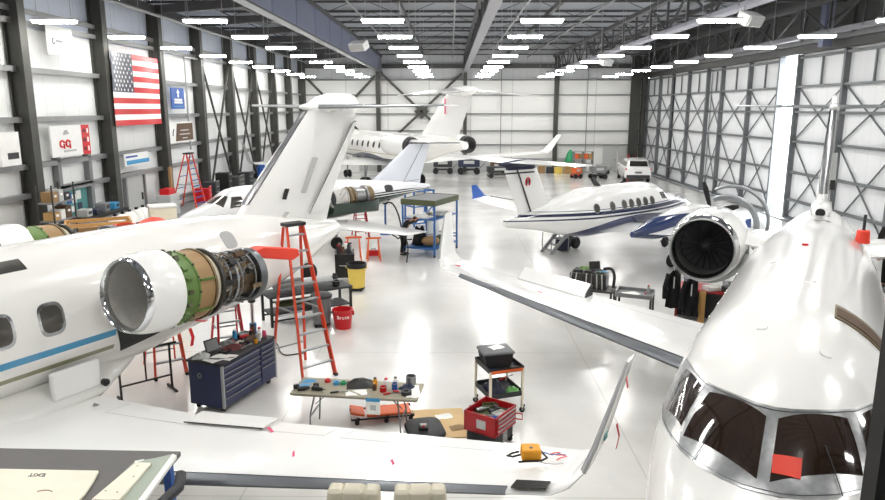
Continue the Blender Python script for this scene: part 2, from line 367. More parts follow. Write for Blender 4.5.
for y in [0 + 4 * j for j in range(15)]:
    S(MB().bar((15.6, y, 8.4), (XR, y + 2, 9.8), .08).bar((15.6, y + 4, 8.4), (XR, y + 2, 9.8), .08).b('header_brace', 'roof_steel'))
# mezzanine the photograph is taken from
S(MB().box((1.9, -2.7, 3.75), (29.8, 8.6, .3)).b('mezzanine_floor', 'steel_mid'))
S(MB().box((1.0, 1.45, 4.52), (.07, .05, 1.26)).b('railing_post', 'black'))

# ------------------------------------------------------------------ strip lights
mat('lamp_white', '#e8e8e6', .4)
rows = [(-11.5, 'in the far left row'), (-7.1, 'in the second row from the left'), (-1.95, 'in the third row from the left'),
        (2.65, 'in the fourth row from the left'), (7.75, 'in the fifth row from the left'), (12.9, 'in the row along the sliding doors')]
proto = None
for rx, rd in rows:
    seen = 0
    for j in range(13):
        y = 2.6 + 4.55 * j
        vis = y > 18 or (y > 14 and abs(rx - 2.65) < .1)
        if vis: seen += 1
        lab = 'white hanging strip light, %s %s' % (('%s from the camera' % ORD[seen - 1]) if vis else 'near the camera end', rd)
        if proto is None:
            o = T('strip_light', lab, 'ceiling light', (rx, y, 7.95), 0, 'hanging strip lights')
            MB().prism([(-.62, -.19, .04), (-.62, .19, .04), (-.62, .08, .1), (-.62, -.08, .1)], (1.24, 0, 0)).b('housing', 'lamp_white', o)
            MB().prism([(-.58, -.17, .035), (-.58, .17, .035), (-.58, .13, -.03), (-.58, -.13, -.03)], (1.16, 0, 0)).b('diffuser', 'tube_light', o)
            for x in (-.5, .5): MB().cyl((x, 0, .1), (x, 0, 3.04), .008, n=5).b('hanger_wire', 'steel_light', o)
            proto = o
        else:
            o = copy_tree(proto); o.location = (rx, y, 7.95); o['label'] = lab
for x, y, rz, l in ((8.95, 41.0, .6, 'white tilted box heater hanging under the right girder towards the far wall'), (8.95, 21.6, .6, 'white tilted box heater hanging under the right girder close to the camera'), (-3.9, 30.5, -.5, 'white tilted box heater beside the sheeted left girder')):
    o = T('unit_heater', l, 'heater', (x, y, 7.9), rz); MB().box((0, 0, .2), (.8, .4, .35), R=Matrix.Rotation(.5, 3, 'X')).b('casing', 'white_paint', o, bev=.03)
    MB().box((0, -.21, .1), (.66, .03, .26), R=Matrix.Rotation(.5, 3, 'X')).b('grille', 'grey_light', o)
    for s_ in (-.3, .3): MB().cyl((s_, 0, .35), (s_, 0, .57), .012, n=6).b('hanger_rod', 'steel_mid', o)
w = bpy.data.worlds.new('daylight'); sc.world = w; w.use_nodes = True
bg = w.node_tree.nodes['Background']; bg.inputs[0].default_value = (.86, .93, 1, 1); bg.inputs[1].default_value = 14.0
# ------------------------------------------------------------------ aircraft parts
def skin(parent, body, m, name='fuselage', n=56, step=0.14):
    k = max(8, int((body.s1 - body.s0) / step)); ss = [body.s0 + (body.s1 - body.s0) * (i / k) for i in range(k + 1)]
    ss = sorted(ss + [body.s0 + .04, body.s0 + .08, body.s0 + .22])
    return MB().loft([[body.p(s, 2 * PI * j / n) for j in range(n)] for s in ss]).b(name, m, parent, ang=50)
def patch(body, quad, off=0.006, th=-0.012, nx=8, ny=6):
    """four (s, angle in degrees) corners laid on the skin as a thin solid"""
    g, h = [], []
    for i in range(ny + 1):
        r, q = [], []
        for j in range(nx + 1):
            u, v = j / nx, i / ny
            a = [(1 - u) * (1 - v) * quad[0][k] + u * (1 - v) * quad[1][k] + u * v * quad[2][k] + (1 - u) * v * quad[3][k] for k in (0, 1)]
            r.append(body.p(a[0], math.radians(a[1]), off)); q.append(body.p(a[0], math.radians(a[1]), off + th))
        g.append(r); h.append(q)
    return MB().shell(g, h)
def oval(body, s0, a0, hs, ha, off=0.008, p=3.2, n=28):
    """rounded window plate: centre, half size along s and half angle (degrees)"""
    rings = []
    for o2, k in ((-0.01, 1.0), (off, 1.0), (off, .6), (off, .02)):
        r = []
        for j in range(n):
            t = 2 * PI * j / n; c, q = math.cos(t), math.sin(t)
            x = math.copysign(abs(c) ** (2 / p), c) * hs * k; y = math.copysign(abs(q) ** (2 / p), q) * ha * k
            r.append(body.p(s0 + x, math.radians(a0 + y), o2))
        rings.append(r)
    return MB().loft(rings)
AF = [(1, .0), (.8, .3), (.6, .62), (.4, .9), (.25, 1.0), (.12, .86), (.05, .62), (.015, .34), (0, 0), (.015, -.28), (.05, -.45), (.12, -.58), (.25, -.66), (.4, -.6), (.6, -.4), (.8, -.18)]
def section(q, grow=1.0, xmax=None):
    """(s of leading edge, lat, z, chord, thickness ratio, cant in degrees) -> ring of points"""
    s, lat, z, ch, t, cant = q; ny, nz = -math.sin(math.radians(cant)), math.cos(math.radians(cant))
    r = []
    for x, y in AF:
        if xmax is not None: x, y = min(x, xmax), y * (1 if x <= xmax else .85)
        yy = y * t * ch * .5 * grow + (math.copysign(.004, y) if grow > 1 else 0); xx = x * ch - (.006 if grow > 1 and x < .02 else 0)
        r.append((-(s + xx), lat + ny * yy, z + nz * yy))
    return r
def mirror(secs): return [(a, -b, c, d, e, -f) for a, b, c, d, e, f in secs]
def lerp_secs(secs, n=4):
    out = []
    for a, b in zip(secs, secs[1:]):
        out += [tuple(a[k] + (b[k] - a[k]) * i / n for k in range(6)) for i in range(n)]
    return out + [secs[-1]]
def foil(parent, secs, m, name, xmax=None, grow=1.0):
    return MB().loft([section(q, grow, xmax) for q in secs]).b(name, m, parent, ang=50)
def at_wing(secs, i, u, x, dz=0.0):
    """point on the upper side: u between sections i and i+1, x along the chord"""
    if len(secs) > 2:                                                # u counts over the whole span
        L = secs[0][1] + (secs[-1][1] - secs[0][1]) * u; i = 0
        while i < len(secs) - 2 and abs(secs[i + 1][1]) < abs(L): i += 1
        u = (L - secs[i][1]) / (secs[i + 1][1] - secs[i][1])
    a = [secs[i][k] + (secs[i + 1][k] - secs[i][k]) * u for k in range(6)]
    t = a[4] * a[3] * .5 * (1 - abs(x - .3) / .72 if x > .3 else 1) * (0.95 if x < .9 else .6)
    return (-(a[0] + x * a[3]), a[1], a[2] + t + dz)
def panel(parent, secs, i, u0, u1, x0, x1, m, name, dz=.012, lift=0.0, th=-.02, ss=1):
    g = []
    for r in range(5):
        x = x0 + (x1 - x0) * r / 4
        g.append([at_wing(secs, i, u0 + (u1 - u0) * c / 6, x, dz + lift * r / 4) for c in range(7)])
    return MB().sheet(g, th).b(name, m, parent)
def gear(parent, s, lat, top, r=.3, w=.2, twin=True, name='landing_gear'):
    g = MB().cyl((-s, lat, r), (-s, lat, top), .06).bar((-s - .5, lat, top), (-s, lat, r + .35), .05).cyl((-s, lat - .22, r), (-s, lat + .22, r), .05).b(name, 'metal', parent)
    for d in ((-.17, .17) if twin else (0,)):
        MB().lathe([(.12, -w / 2), (r - .04, -w / 2), (r, -w / 4), (r, w / 4), (r - .04, w / 2), (.12, w / 2)], (-s, lat + d, r), (0, 1, 0), 22, caps=True).b('wheel', 'rubber', g)
    return g
def streamer(parent, pts, m='red_vinyl', w=.035, name='warning_streamer'):
    return MB().sheet([[(p[0] - w / 2, p[1], p[2]), (p[0] + w / 2, p[1], p[2])] for p in pts], .004).b(name, m, parent)
def rnd(a, b): return random.uniform(a, b)

def stripe(col, z0, z1, s0=-1, s1=99, slope=0.0):
    def f(t, s, lat, z):
        zz = t.m('SUBTRACT', z, t.m('MULTIPLY', s, slope))
        return col, t.m('MULTIPLY', t.band(zz, z0, z1), t.band(s, s0, s1))
    return f
def wave(col, z_hi, z_lo, s_mid, s_half, power=2.0):
    """coloured belly: everything under a curve that sags away from s_mid"""
    def f(t, s, lat, z):
        d = t.m('POWER', t.m('ABSOLUTE', t.m('DIVIDE', t.m('SUBTRACT', s, s_mid), s_half)), power)
        top = t.m('SUBTRACT', z_hi, t.m('MULTIPLY', d, z_hi - z_lo))
        return col, t.m('LESS_THAN', z, top)
    return f

def business_jet(root, body, paint, wings, le_m, tail_m='jet_white', short=None, hs=3.0, wl=True):
    """fuselage, wings, tail and landing gear common to the two near jets"""
    f = skin(root, body, paint)
    P0 = wings
    for sgn in (1, -1):
        secs = P0 if sgn == 1 else mirror(P0)
        if short and sgn == -1: secs = secs[:2] + [tuple(secs[1][k] + (secs[2][k] - secs[1][k]) * short for k in range(6))]
        w = foil(root, lerp_secs(secs), 'jet_white', 'wing')
        foil(w, lerp_secs(secs, 12)[:-1], le_m, 'leading_edge', xmax=.06, grow=1.04)
        for u0, u1, x0 in ((.16, .60, .80), (.63, .90, .78)):
            MB().tube([at_wing(secs, 0, u0, .97, .0)] + [at_wing(secs, 0, u0 + (u1 - u0) * k / 5, x0, .0) for k in range(6)] + [at_wing(secs, 0, u1, .97, .0)], .004, 4).b('panel_gap', 'steel_light', w)
        if wl and not (short and sgn == -1):
            t = secs[-1]; g = 1 if sgn == 1 else -1
            ws = [t, (t[0] + .12, t[1] + g * .14, t[2] + .05, t[3] * .9, t[4], g * 25), (t[0] + .28, t[1] + g * .26, t[2] + .18, t[3] * .76, t[4], g * 52), (t[0] + .44, t[1] + g * .33, t[2] + .42, t[3] * .62, t[4], g * 70),
                  (t[0] + .98, t[1] + g * .5, t[2] + 1.22, t[3] * .34, t[4], g * 76)]
            q = foil(root, lerp_secs(ws, 5), 'jet_white', 'winglet')
            foil(q, lerp_secs(ws[2:], 4), 'steel_light', 'leading_edge', xmax=.02, grow=1.03)
    fin = [(13.5, 0, 2.75, 3.55, .1, 90), (14.36, 0, 3.55, 3.03, .1, 90), (16.6, 0, 5.62, 1.95, .1, 90), (16.85, 0, 5.76, 1.6, .1, 90), (17.3, 0, 5.84, .9, .06, 90)]
    v = foil(root, lerp_secs(fin[:3], 5) + fin[3:], tail_m, 'fin')
    foil(v, lerp_secs(fin[1:3], 5), 'metal', 'leading_edge', xmax=.035, grow=1.06)
    for sd in (1, -1):                                                # rudder skins let into both sides
        g = [[(-(16.32 + (1.88) * i / 5 * 1 + (u * (17.45 - 16.32 - .4 - .1 * i))), sd * (.135 - .012 * i - .075 * u), 3.12 + 2.05 * i / 5) for u in (0, .5, 1)] for i in range(6)]
        MB().sheet(g, .012).b('rudder', tail_m, v)
        MB().tube([(r[0][0] + .012, r[0][1] + sd * .012, r[0][2]) for r in g] + [(g[-1][2][0], g[-1][2][1] + sd * .012, g[-1][2][2])], .008, 5).b('rudder_gap', 'grey', v)
    for s_, z_, l_ in ((16.35, 3.95, .85), (15.3, 3.0, .5)):
        MB().bar((-s_ + .25, .155, z_ - l_ / 2 + .1), (-s_ - .25, .13, z_ + l_ / 2), .02, .13, up=(0, 1, 0)).b('erosion_strip', 'grey_light', v)
    MB().bar((-15.45, .165, 3.55), (-15.57, .16, 3.77), .02, .11, up=(0, 1, 0)).b('access_hole', 'black', v)
    MB().ell((-17.1, 0, 5.52), (.85, .13, .12), 18, 10).b('tail_bullet', tail_m, v)
    for g in (1, -1):
        hsx = [(16.75, 0, 5.52, 1.5, .085, 0), (17.0, g * .8, 5.53, 1.3, .085, 0), (17.5, g * (hs if g > 0 else hs - .4), 5.56, .72, .08, 0)]
        q = foil(root, lerp_secs(hsx, 4), tail_m, 'horizontal_stabilizer'); foil(q, lerp_secs(hsx, 4), 'galv', 'leading_edge', xmax=.02, grow=1.03)
    MB().cyl((-18.0, 0, 5.5), (-18.3, 0, 5.52), .03, .012, 8).b('static_wick', 'metal_dark', v)
    gear(root, 9.3, 1.45, 1.3); gear(root, 9.3, -1.45, 1.3); gear(root, 2.1, 0, 1.5, .22, .14)
    fr = [[(-s, math.sin(2 * PI * j / 24) * w, z + math.cos(2 * PI * j / 24) * h) for j in range(24)] for s, w, z, h in ((6.2, .3, 1.32, .12), (7.0, .95, 1.32, .3), (9.0, 1.2, 1.3, .36), (10.2, 1.12, 1.34, .34), (11.2, .5, 1.42, .2))]
    MB().loft(fr).b('wing_fairing', paint, root, ang=50)
    return f, v

# ---- the jet on the left with its engine cowls off
JB = Body(JET)
A_RZ = math.atan2(-0.883, -0.469)
left_jet = T('business_jet', 'white jet at left with blue and olive stripes and an engine stripped of cowls', 'airplane', (-11.0, 1.3, 0), A_RZ)
paint_a = livery('paint_striped', '#f2f1ed', [stripe('#2f8fbd', 2.07, 2.175, 0, 10.5), stripe('#8f8d70', 1.84, 1.915, 0, 10.5)])
WA = [(7.25, .6, 1.2, 2.82, .12, 3), (8.25, 3.0, 1.31, 1.97, .12, 3), (10.24, 8.2, 1.56, 1.1, .1, 3)]
fa, va = business_jet(left_jet, JB, paint_a, WA, 'metal_bare', short=.6)
for i in range(7):
    s_ = 9.52 - .7 * i; a_ = math.degrees(JB.ang(s_, 2.6))
    fr_ = oval(JB, s_, a_, .19, 12.2, .006).b('cabin_window', 'chrome', left_jet); oval(JB, s_, a_, .15, 9.6, .011).b('window_pane', 'cabin_glass', fr_)
patch(JB, [(10.5, 101), (11.6, 100), (11.4, 119), (10.66, 126)], .01).b('open_bay', 'black', left_jet)
MB().box((-9.75, 1.1, 1.62), (.75, .1, .42)).b('fairing_panel', 'jet_white', left_jet, bev=.03)
patch(JB, [(9.1, 26), (9.5, 26), (9.5, 38), (9.1, 38)], .005).b('roof_hatch', 'metal_dark', left_jet)
oval(JB, 13.2, 52, .16, 11, .01).b('vent_rim', 'steel_light', left_jet)
MB().lathe([(.02, .0), (.05, .02), (.06, .1), (.02, .14)], (-10.15, 1.12, 1.45), (0, 1, 0), 10).b('fuel_cap', 'black', left_jet)
wa = [o for o in left_jet.children if o.name.startswith('wing')][0]
for u0, u1, x0 in ((.95, .995, .02),):
    panel(wa, WA, 0, u0, u1, .0, .14, 'window_glass', 'landing_light', dz=.008)
panel(wa, WA, 0, .34, .49, .80, .97, 'jet_white', 'speed_brake', dz=.02, lift=.04)
MB().tube([at_wing(WA, 0, .34 + .15 * k / 5, .80, .03) for k in range(6)], .009, 5).b('panel_gap', 'steel_dark', wa)
for u_, x_, l_, dy in ((.49, .84, .16, .02), (.60, .45, .09, .05), (.755, .40, .09, .03)):
    p = Vector(at_wing(WA, 0, u_, x_, .02)); MB().sheet([[p, p + Vector((.03, .01, 0))], [p + Vector((dy, l_ * .5, .035)), p + Vector((dy + .04, l_ * .5, .03))], [p + Vector((dy * 2, l_, .0)), p + Vector((dy * 2 + .04, l_, .0))]], .005).b('warning_streamer', 'pink', wa)
wl_ = [o for o in left_jet.children if o.name.startswith('winglet')][0]
streamer(wl_, [(-11.3, 8.6, 2.0), (-11.32, 8.63, 1.85), (-11.3, 8.61, 1.7)], 'red', .05); streamer(wl_, [(-11.38, 8.66, 2.55), (-11.39, 8.68, 2.42)], 'red', .05)
MB().box((-11.02, 8.55, 2.0), (.1, .02, .14)).b('navigation_light', 'teal', wl_)

def bare_engine(root, sgn, detail=True):
    K = .965
    o = Vector((-10.17, sgn * 1.78, 2.86 if sgn > 0 else 2.97)); ax = Vector((-1, 0, -.075)).normalized()
    L = lambda prof, nm, m, par=root, n=40, **k: MB().lathe([(a * K, h) for a, h in prof], o, ax, n, **k).b(nm, m, par, ang=40)
    cowl = L([(.575, .07), (.61, .18), (.622, .26), (.638, .5), (.632, .6), (.60, .6), (.60, .4), (.54, .07)], 'inlet_cowl', 'jet_white')
    L([(.495, .12), (.50, .05), (.515, .005), (.535, -.012), (.56, .015), (.578, .075), (.565, .08), (.53, .05), (.505, .12)], 'inlet_lip', 'chrome', cowl)
    L([(.495, .1), (.475, .4), (.42, .72), (.2, .86), (.0, .9), (.0, .94), (.46, .9), (.51, .1)], 'inlet_duct', 'liner', cowl)
    case = L([(.5, .58), (.565, .59), (.565, .64), (.58, .65), (.58, .67), (.56, .68), (.56, .88), (.575, .89), (.575, .92), (.5, .93)], 'fan_case', 'green_zinc')
    L([(.5, .92), (.567, .925), (.57, 1.2), (.5, 1.21)], 'fan_duct', 'tan')
    L([(.5, 1.2), (.59, 1.205), (.595, 1.24), (.55, 1.26), (.5, 1.27)], 'flange_ring', 'metal_brown')
    L([(.5, 1.26), (.545, 1.27), (.52, 1.36), (.5, 1.37)], 'seal_ring', 'leather'); L([(.48, 1.36), (.57, 1.37), (.575, 1.42), (.46, 1.44), (.36, 1.5)], 'rear_flange', 'metal_dark')
    L([(.36, 1.45), (.38, 1.75), (.34, 1.95), (.33, 2.3), (.2, 2.35)], 'engine_core', 'metal_brown')
    L([(.42, 2.32), (.46, 2.32), (.475, 2.36), (.475, 2.46), (.45, 2.48), (.44, 2.42), (.30, 2.4)], 'exhaust_ring', 'metal_bare')
    L([(.3, 2.3), (.3, 2.5), (.22, 2.7), (.2, 2.5)], 'exhaust_nozzle', 'metal_brown')
    z = ax; x = z.cross(Vector((0, 0, 1))).normalized(); y = z.cross(x)
    P = lambda r, t, h: o + z * h + (x * math.cos(t) + y * math.sin(t)) * r
    for k in range(3):                                               # bands and brackets on the fan case
        t = -PI * .1 + k * .9
        MB().bar(P(.56, t, .92), P(.56, t, 1.2), .05, .03).b('bracket', 'green_zinc', case)
    for k in range(16):
        t = 2 * PI * k / 16; MB().cyl(P(.555, t, .9), P(.575, t, .9), .016, n=6).b('bolt', 'metal_dark', case)
    for k in range(9 if not detail else 18):
        t = k * 2 * PI / 18 + rnd(-.1, .1); MB().box(P(.56, t, .7), (.08, .08, .06), R=Matrix.Rotation(t, 3, 'X')).b('sensor_box', random.choice(['olive', 'metal_dark', 'green_zinc']), case)
    if detail:
        for k in range(44):                                          # plumbing wound round the core
            t = rnd(0, 2 * PI); h0 = rnd(1.45, 1.75); h1 = rnd(1.95, 2.32); dt = rnd(-.9, .9); r0 = rnd(.37, .45)
            MB().tube([P(r0 + .03 * math.sin(i * 1.3), t + dt * i / 6, h0 + (h1 - h0) * i / 6) for i in range(7)], rnd(.007, .015), 6).b('pipe', random.choice(['metal', 'metal_dark', 'metal_dark', 'metal', 'metal_brown', 'metal_bare']), root)
        for k in range(14):
            t = rnd(0, 2 * PI); MB().box(P(rnd(.38, .46), t, rnd(1.58, 2.25)), (rnd(.08, .2), rnd(.06, .14), rnd(.06, .12)), R=Matrix.Rotation(t, 3, 'X')).b('accessory', random.choice(['metal', 'black', 'metal_brown', 'metal_dark', 'brown']), root, bev=.01)
        for h in (1.65, 1.9, 2.2):
            MB().tube([P(.43, 2 * PI * k / 28, h) for k in range(28)], .014, 6, closed=True).b('manifold_ring', 'metal', root)
        MB().tube([P(.44, -.6 + .2 * k, 1.78) for k in range(10)], .028, 8).b('bleed_duct', 'metal', root)
        MB().tube([P(.42, -2.2 + .2 * k, 2.05) for k in range(8)], .026, 8).b('bleed_duct', 'metal_dark', root)
    py = [[(-s, sgn * l, zz + d) for s, d in ((10.7, .0), (11.1, .1), (12.1, .1), (12.6, .0), (12.1, -.1), (11.1, -.1))] for l, zz in ((.75, 2.75), (1.35, 2.72))]
    MB().loft(py).b('pylon', 'jet_white', root)
bare_engine(left_jet, 1); bare_engine(left_jet, -1, False)
MB().prism([(-12.55, 1.62, 3.06), (-12.95, 1.62, 3.1), (-13.8, 1.66, 2.92), (-13.84, 1.66, 2.78), (-13.65, 1.66, 2.73), (-13.0, 1.62, 2.88)], (0, .26, 0)).b('exhaust_cover', 'red_vinyl', left_jet, bev=.02)
streamer(left_jet, [(-11.0, 2.12, 2.2), (-11.03, 2.14, 2.05), (-11.0, 2.13, 1.92)], 'red', .06); 
MB().sheet([[(-10.95, 2.3, 2.36), (-10.95, 2.33, 2.39)], [(-11.2, 2.2, 2.26), (-11.2, 2.23, 2.29)], [(-11.4, 2.05, 2.2), (-11.4, 2.08, 2.22)]], .006).b('warning_streamer', 'red', left_jet)

# ---- the jet on the right, nose to the camera
right_jet = T('business_jet', 'white jet at right, its nose and dark cockpit windshield facing the camera', 'airplane', (1.6, 3.4, 0), math.atan2(-.872, -.489))
WG = [(7.1, .6, 1.2, 2.95, .12, 3), (10.62, 8.0, 1.58, 1.2, .1, 3)]
JG = Body(JETG)
fg, vg = business_jet(right_jet, JG, livery('paint_plain_white', '#f3f2ef', []), WG, 'metal_bare', hs=2.8)
top = [(2.16, 0), (2.18, 8), (2.24, 16), (2.35, 26), (2.5, 35), (2.75, 43), (3.1, 51), (3.38, 57)]
bot = [(1.54, 0), (1.55, 9), (1.61, 20), (1.73, 34), (1.88, 46), (2.1, 57), (2.4, 66), (2.8, 72)]
full_t = [(s, -a) for s, a in top[::-1]] + top[1:]; full_b = [(s, -a) for s, a in bot[::-1]] + bot[1:]
g, g2 = [], []
for r in range(7):
    row, row2 = [], []
    for (s0, a0), (s1, a1) in zip(full_t, full_b):
        v = r / 6; row.append(JG.p(s0 + (s1 - s0) * v, math.radians(a0 + (a1 - a0) * v), .008)); row2.append(JG.p(s0 + (s1 - s0) * v, math.radians(a0 + (a1 - a0) * v), -.012))
    g.append(row); g2.append(row2)
band = MB().shell(g, g2).b('windshield_frame', 'polished_trim', right_jet, ang=60)
for sg in (-1, 1):
    patch(JG, [(2.07, sg * 2.6), (2.33, sg * 31.5), (1.985, sg * 44.4), (1.65, sg * 3.0)], .014, nx=12).b('windshield_pane', 'windshield', band)
    patch(JG, [(2.42, sg * 36), (3.02, sg * 53.2), (2.5, sg * 62.6), (2.09, sg * 47)], .014).b('side_pane', 'windshield', band)
    pts = [(2.03, 6), (1.70, 40)]
    MB().tube([JG.p(2.0 - .24 * i / 6, math.radians(sg * (24 + 2.1 * i)), .024) for i in range(7)], .005, 6).b('wiper', 'charcoal', right_jet)
    for row_, k in ((full_t, -.035), (full_b, .035)):
        MB().tube([JG.p(s + (-.03 if row_ is full_t else .03), math.radians(a), .010) for s, a in row_], .004, 5).b('rivet_line', 'steel_mid', band)
patch(JG, [(1.83, 2.6), (1.86, 15.4), (1.73, 16.4), (1.71, 3.2)], .024, -.004).b('warning_card', 'red_vinyl', band)
patch(JG, [(3.93, 20), (4.43, 20), (4.43, 95), (3.93, 95)], .012, nx=6, ny=20).b('door_seam', 'metal_brown', right_jet)
patch(JG, [(4.0, 21), (4.3, 21), (4.3, 95), (4.0, 95)], .02, nx=4, ny=20).b('door_gap', 'brown', right_jet)
for s_, a_ in ((3.3, -12), (3.0, 18), (5.2, 6), (6.4, -20)):
    oval(JG, s_, a_, .05, 2.6, .012).b('antenna_plate', 'jet_white', right_jet)
oval(JG, 7.6, -3, .05, 2.2, .02).b('beacon', 'red', right_jet)
for s_ in (4.9, 5.6, 6.3, 7.0, 7.7, 8.4):
    a_ = -math.degrees(JG.ang(s_, 2.6)); q = oval(JG, s_, a_, .19, 12.2, .006).b('cabin_window', 'chrome', right_jet); oval(JG, s_, a_, .15, 9.6, .011).b('window_pane', 'cabin_glass', q)
di = MB().lathe([(.1, -.02), (.15, -.0), (.2, .12), (.22, .6), (.1, 1.1)], (-13.55, 0, 3.22), (-1, 0, .02), 24).b('dorsal_inlet', 'jet_white', right_jet)
MB().ell((-13.57, 0, 3.22), (.05, .11, .09)).b('inlet_hole', 'black', di)
patch(JG, [(12.3, -6), (12.5, -6), (12.5, 14), (12.3, 14)], .008).b('roof_slot', 'steel_mid', right_jet)
wg = [o for o in right_jet.children if o.name.startswith('wing')][1]
WGm = mirror(WG)
def raised(u0, u1, lift, nm):
    g = [[at_wing(WGm, 0, u0 + (u1 - u0) * c / 6, .72 + .24 * r / 3, .03 + lift * r / 3) for c in range(7)] for r in range(4)]
    MB().sheet(g, -.03).b(nm, 'jet_white', wg)
raised(.5, .74, .22, 'speed_brake')
for u_ in (.5, .74):
    MB().prism([at_wing(WGm, 0, u_, .74, .0), at_wing(WGm, 0, u_, .97, .0), at_wing(WGm, 0, u_, .97, .23)], (0, .05, 0)).b('speed_brake_seal', 'black', wg)
for u_ in (.62, .97):
    p = Vector(at_wing(WGm, 0, u_, .42, .01)); MB().box(p, (.1, .14, .012)).b('fuel_cap_tag', 'red', wg)
def fan_engine(root, s, lat, z, r, full=True):
    o = Vector((-s, lat, z)); ax = Vector((-1, 0, -.01)).normalized()
    L = lambda prof, nm, m, par=root, n=44: MB().lathe([(a * r, h * r) for a, h in prof], o, ax, n).b(nm, m, par, ang=40)
    cowl = L([(.99, .22), (1.06, .7), (1.08, 1.5), (1.0, 2.4), (.93, 2.5), (.9, 1.4), (.92, .22)], 'nacelle', 'jet_white')
    L([(.80, .22), (.82, .06), (.87, -.02), (.92, -.03), (.97, .05), (1.0, .24), (.95, .2), (.85, .2)], 'inlet_lip', 'chrome', cowl)
    L([(.81, .2), (.79, .5), (.80, 1.0), (.84, 1.0), (.86, .2)], 'inlet_duct', 'steel_dark', cowl)
    L([(.8, .98), (.3, 1.0), (.0, 1.02), (.0, 1.06), (.8, 1.06)], 'fan_disc', 'black', cowl)
    L([(.0, .55), (.1, .64), (.19, .82), (.22, 1.0)], 'spinner', 'charcoal', cowl)
    zz = ax; x = zz.cross(Vector((0, 0, 1))).normalized(); y = zz.cross(x)
    P = lambda q, t, h: o + zz * h * r + (x * math.cos(t) + y * math.sin(t)) * q * r
    for k in range(22):
        t = 2 * PI * k / 22
        MB().sheet([[P(q, t + .0 * i, .84 + .02 * i), P(q, t + .23, .97)] for i, q in enumerate((.2, .4, .6, .785))], .008).b('fan_blade', 'charcoal', cowl)
    return o, P
oe, PE = fan_engine(right_jet, 10.85, -2.0, 2.67, .70)
for k in range(6):
    MB().tube([PE(1.14 - .03 * k, PI * .05 + PI * .62 * j / 12, .9 + .3 * k) for j in range(13)], .04, 8).b('exhaust_duct', random.choice(['steel_light', 'metal', 'galv']), right_jet)
for k in range(8):
    t = rnd(.4, 2.6); MB().box(PE(.8, t, rnd(2.4, 3.1)), (.2, .14, .12)).b('accessory', random.choice(['metal', 'metal_dark', 'tan', 'steel_light']), right_jet, bev=.01)
MB().lathe([(.6, 1.7), (.55, 2.4), (.42, 2.9), (.3, 3.0)], oe, (-1, 0, 0), 30).b('engine_core', 'metal', right_jet)
for h_, R_, w_ in ((2.75, .70, .1), (3.5, .86, .05)):               # hinged cowl frames standing open round the engine
    oc = oe + Vector((-h_, .06, .1))
    MB().lathe([(R_, 0), (R_ + .03, .02), (R_ + .03, .1), (R_, .12), (R_ - w_, .1), (R_ - w_, .02), (R_, 0)], oc, (-1, 0, 0), 40, -PI * .66, PI * .28).b('cowl_frame', 'galv', right_jet)
for sg, s0 in ((-1, 11.6), (1, 11.6)):
    MB().loft([[(-s, sg * l, zz + d) for s, d in ((s0 - .2, .0), (s0 + .3, .13), (s0 + 1.3, .1), (s0 + 1.9, .0), (s0 + 1.3, -.1), (s0 + .3, -.13))] for l, zz in ((.7, 2.7), (1.5, 2.78))]).b('pylon', 'jet_white', right_jet)
fan_engine(right_jet, 10.85, 2.0, 2.78, .72)

# ---- twin turboprop seen from behind its right shoulder
KB = Body([(0, 1.6, .02, .02, .02), (.1, 1.6, .14, .14, .14), (.6, 1.62, .38, .34, .36), (1.5, 1.68, .58, .5, .54), (2.3, 1.75, .7, .62, .64), (3.0, 1.84, .78, .86, .74), (3.8, 1.87, .82, .92, .8), (6.8, 1.87, .82, .92, .8), (8.0, 1.88, .68, .72, .62), (9.3, 1.9, .42, .42, .34), (10.8, 1.93, .1, .12, .1)])
prop_plane = T('turboprop_airplane', 'white twin turboprop with navy stripes, round windows and red emblem on its tail', 'airplane', (9.9, 28.4, 0), math.atan2(.653, .756))
def kstripe(col, off, w):
    def f(t, s, lat, z):
        d = t.m('DIVIDE', t.m('SUBTRACT', s, 4.0), 6.8); cz = t.m('ADD', t.m('MULTIPLY', t.m('MULTIPLY', d, d), .22), off)
        ww = t.m('SUBTRACT', w, t.m('MULTIPLY', t.m('ABSOLUTE', d), w * .55))
        return col, t.m('LESS_THAN', t.m('ABSOLUTE', t.m('SUBTRACT', z, cz)), ww)
    return f
paint_k = livery('paint_navy_swoops', '#f0f0ee', [kstripe('#1d2748', 1.95, .075), kstripe('#4a4f63', 2.07, .016), kstripe('#1d2748', 1.80, .04), wave('#232f5c', 1.74, 1.1, 4.8, 4.2, 2.0)])
skin(prop_plane, KB, paint_k, n=40)
for i, s_ in enumerate((3.9, 4.33, 4.76, 5.19, 5.62, 6.3, 7.15)):
    for sg in (1, -1):
        a_ = sg * math.degrees(KB.ang(s_, 2.17)); q = oval(KB, s_, a_, .15, 11.5, .008, 2).b('cabin_window', 'steel_mid', prop_plane); oval(KB, s_, a_, .125, 9.6, .014, 2).b('window_pane', 'cabin_glass', q)
for sg in (1, -1):
    patch(KB, [(2.62, sg * 5), (2.9, sg * 35), (2.7, sg * 52), (2.42, sg * 8)], .01).b('windshield_pane', 'window_glass', prop_plane)
    patch(KB, [(2.92, sg * 47), (3.25, sg * 52), (3.2, sg * 68), (2.8, sg * 66)], .01).b('side_window', 'window_glass', prop_plane)
kf = [(8.2, 0, 2.0, 1.95, .1, 90), (8.72, 0, 2.35, 1.55, .1, 90), (9.4, 0, 3.62, 1.48, .1, 90)]
v = foil(prop_plane, lerp_secs(kf, 4), 'jet_white', 'fin')
MB().tube([(-9.6 - .75 * k / 4, -.068, 2.05 + 1.55 * k / 4) for k in range(5)], .025, 6).b('rudder_hinge', 'steel_dark', v)
foil(v, [(9.4, 0, 3.48, 1.43, .105, 90), (9.42, 0, 3.53, 1.42, .105, 90)], 'charcoal', 'trim_band', grow=1.02)
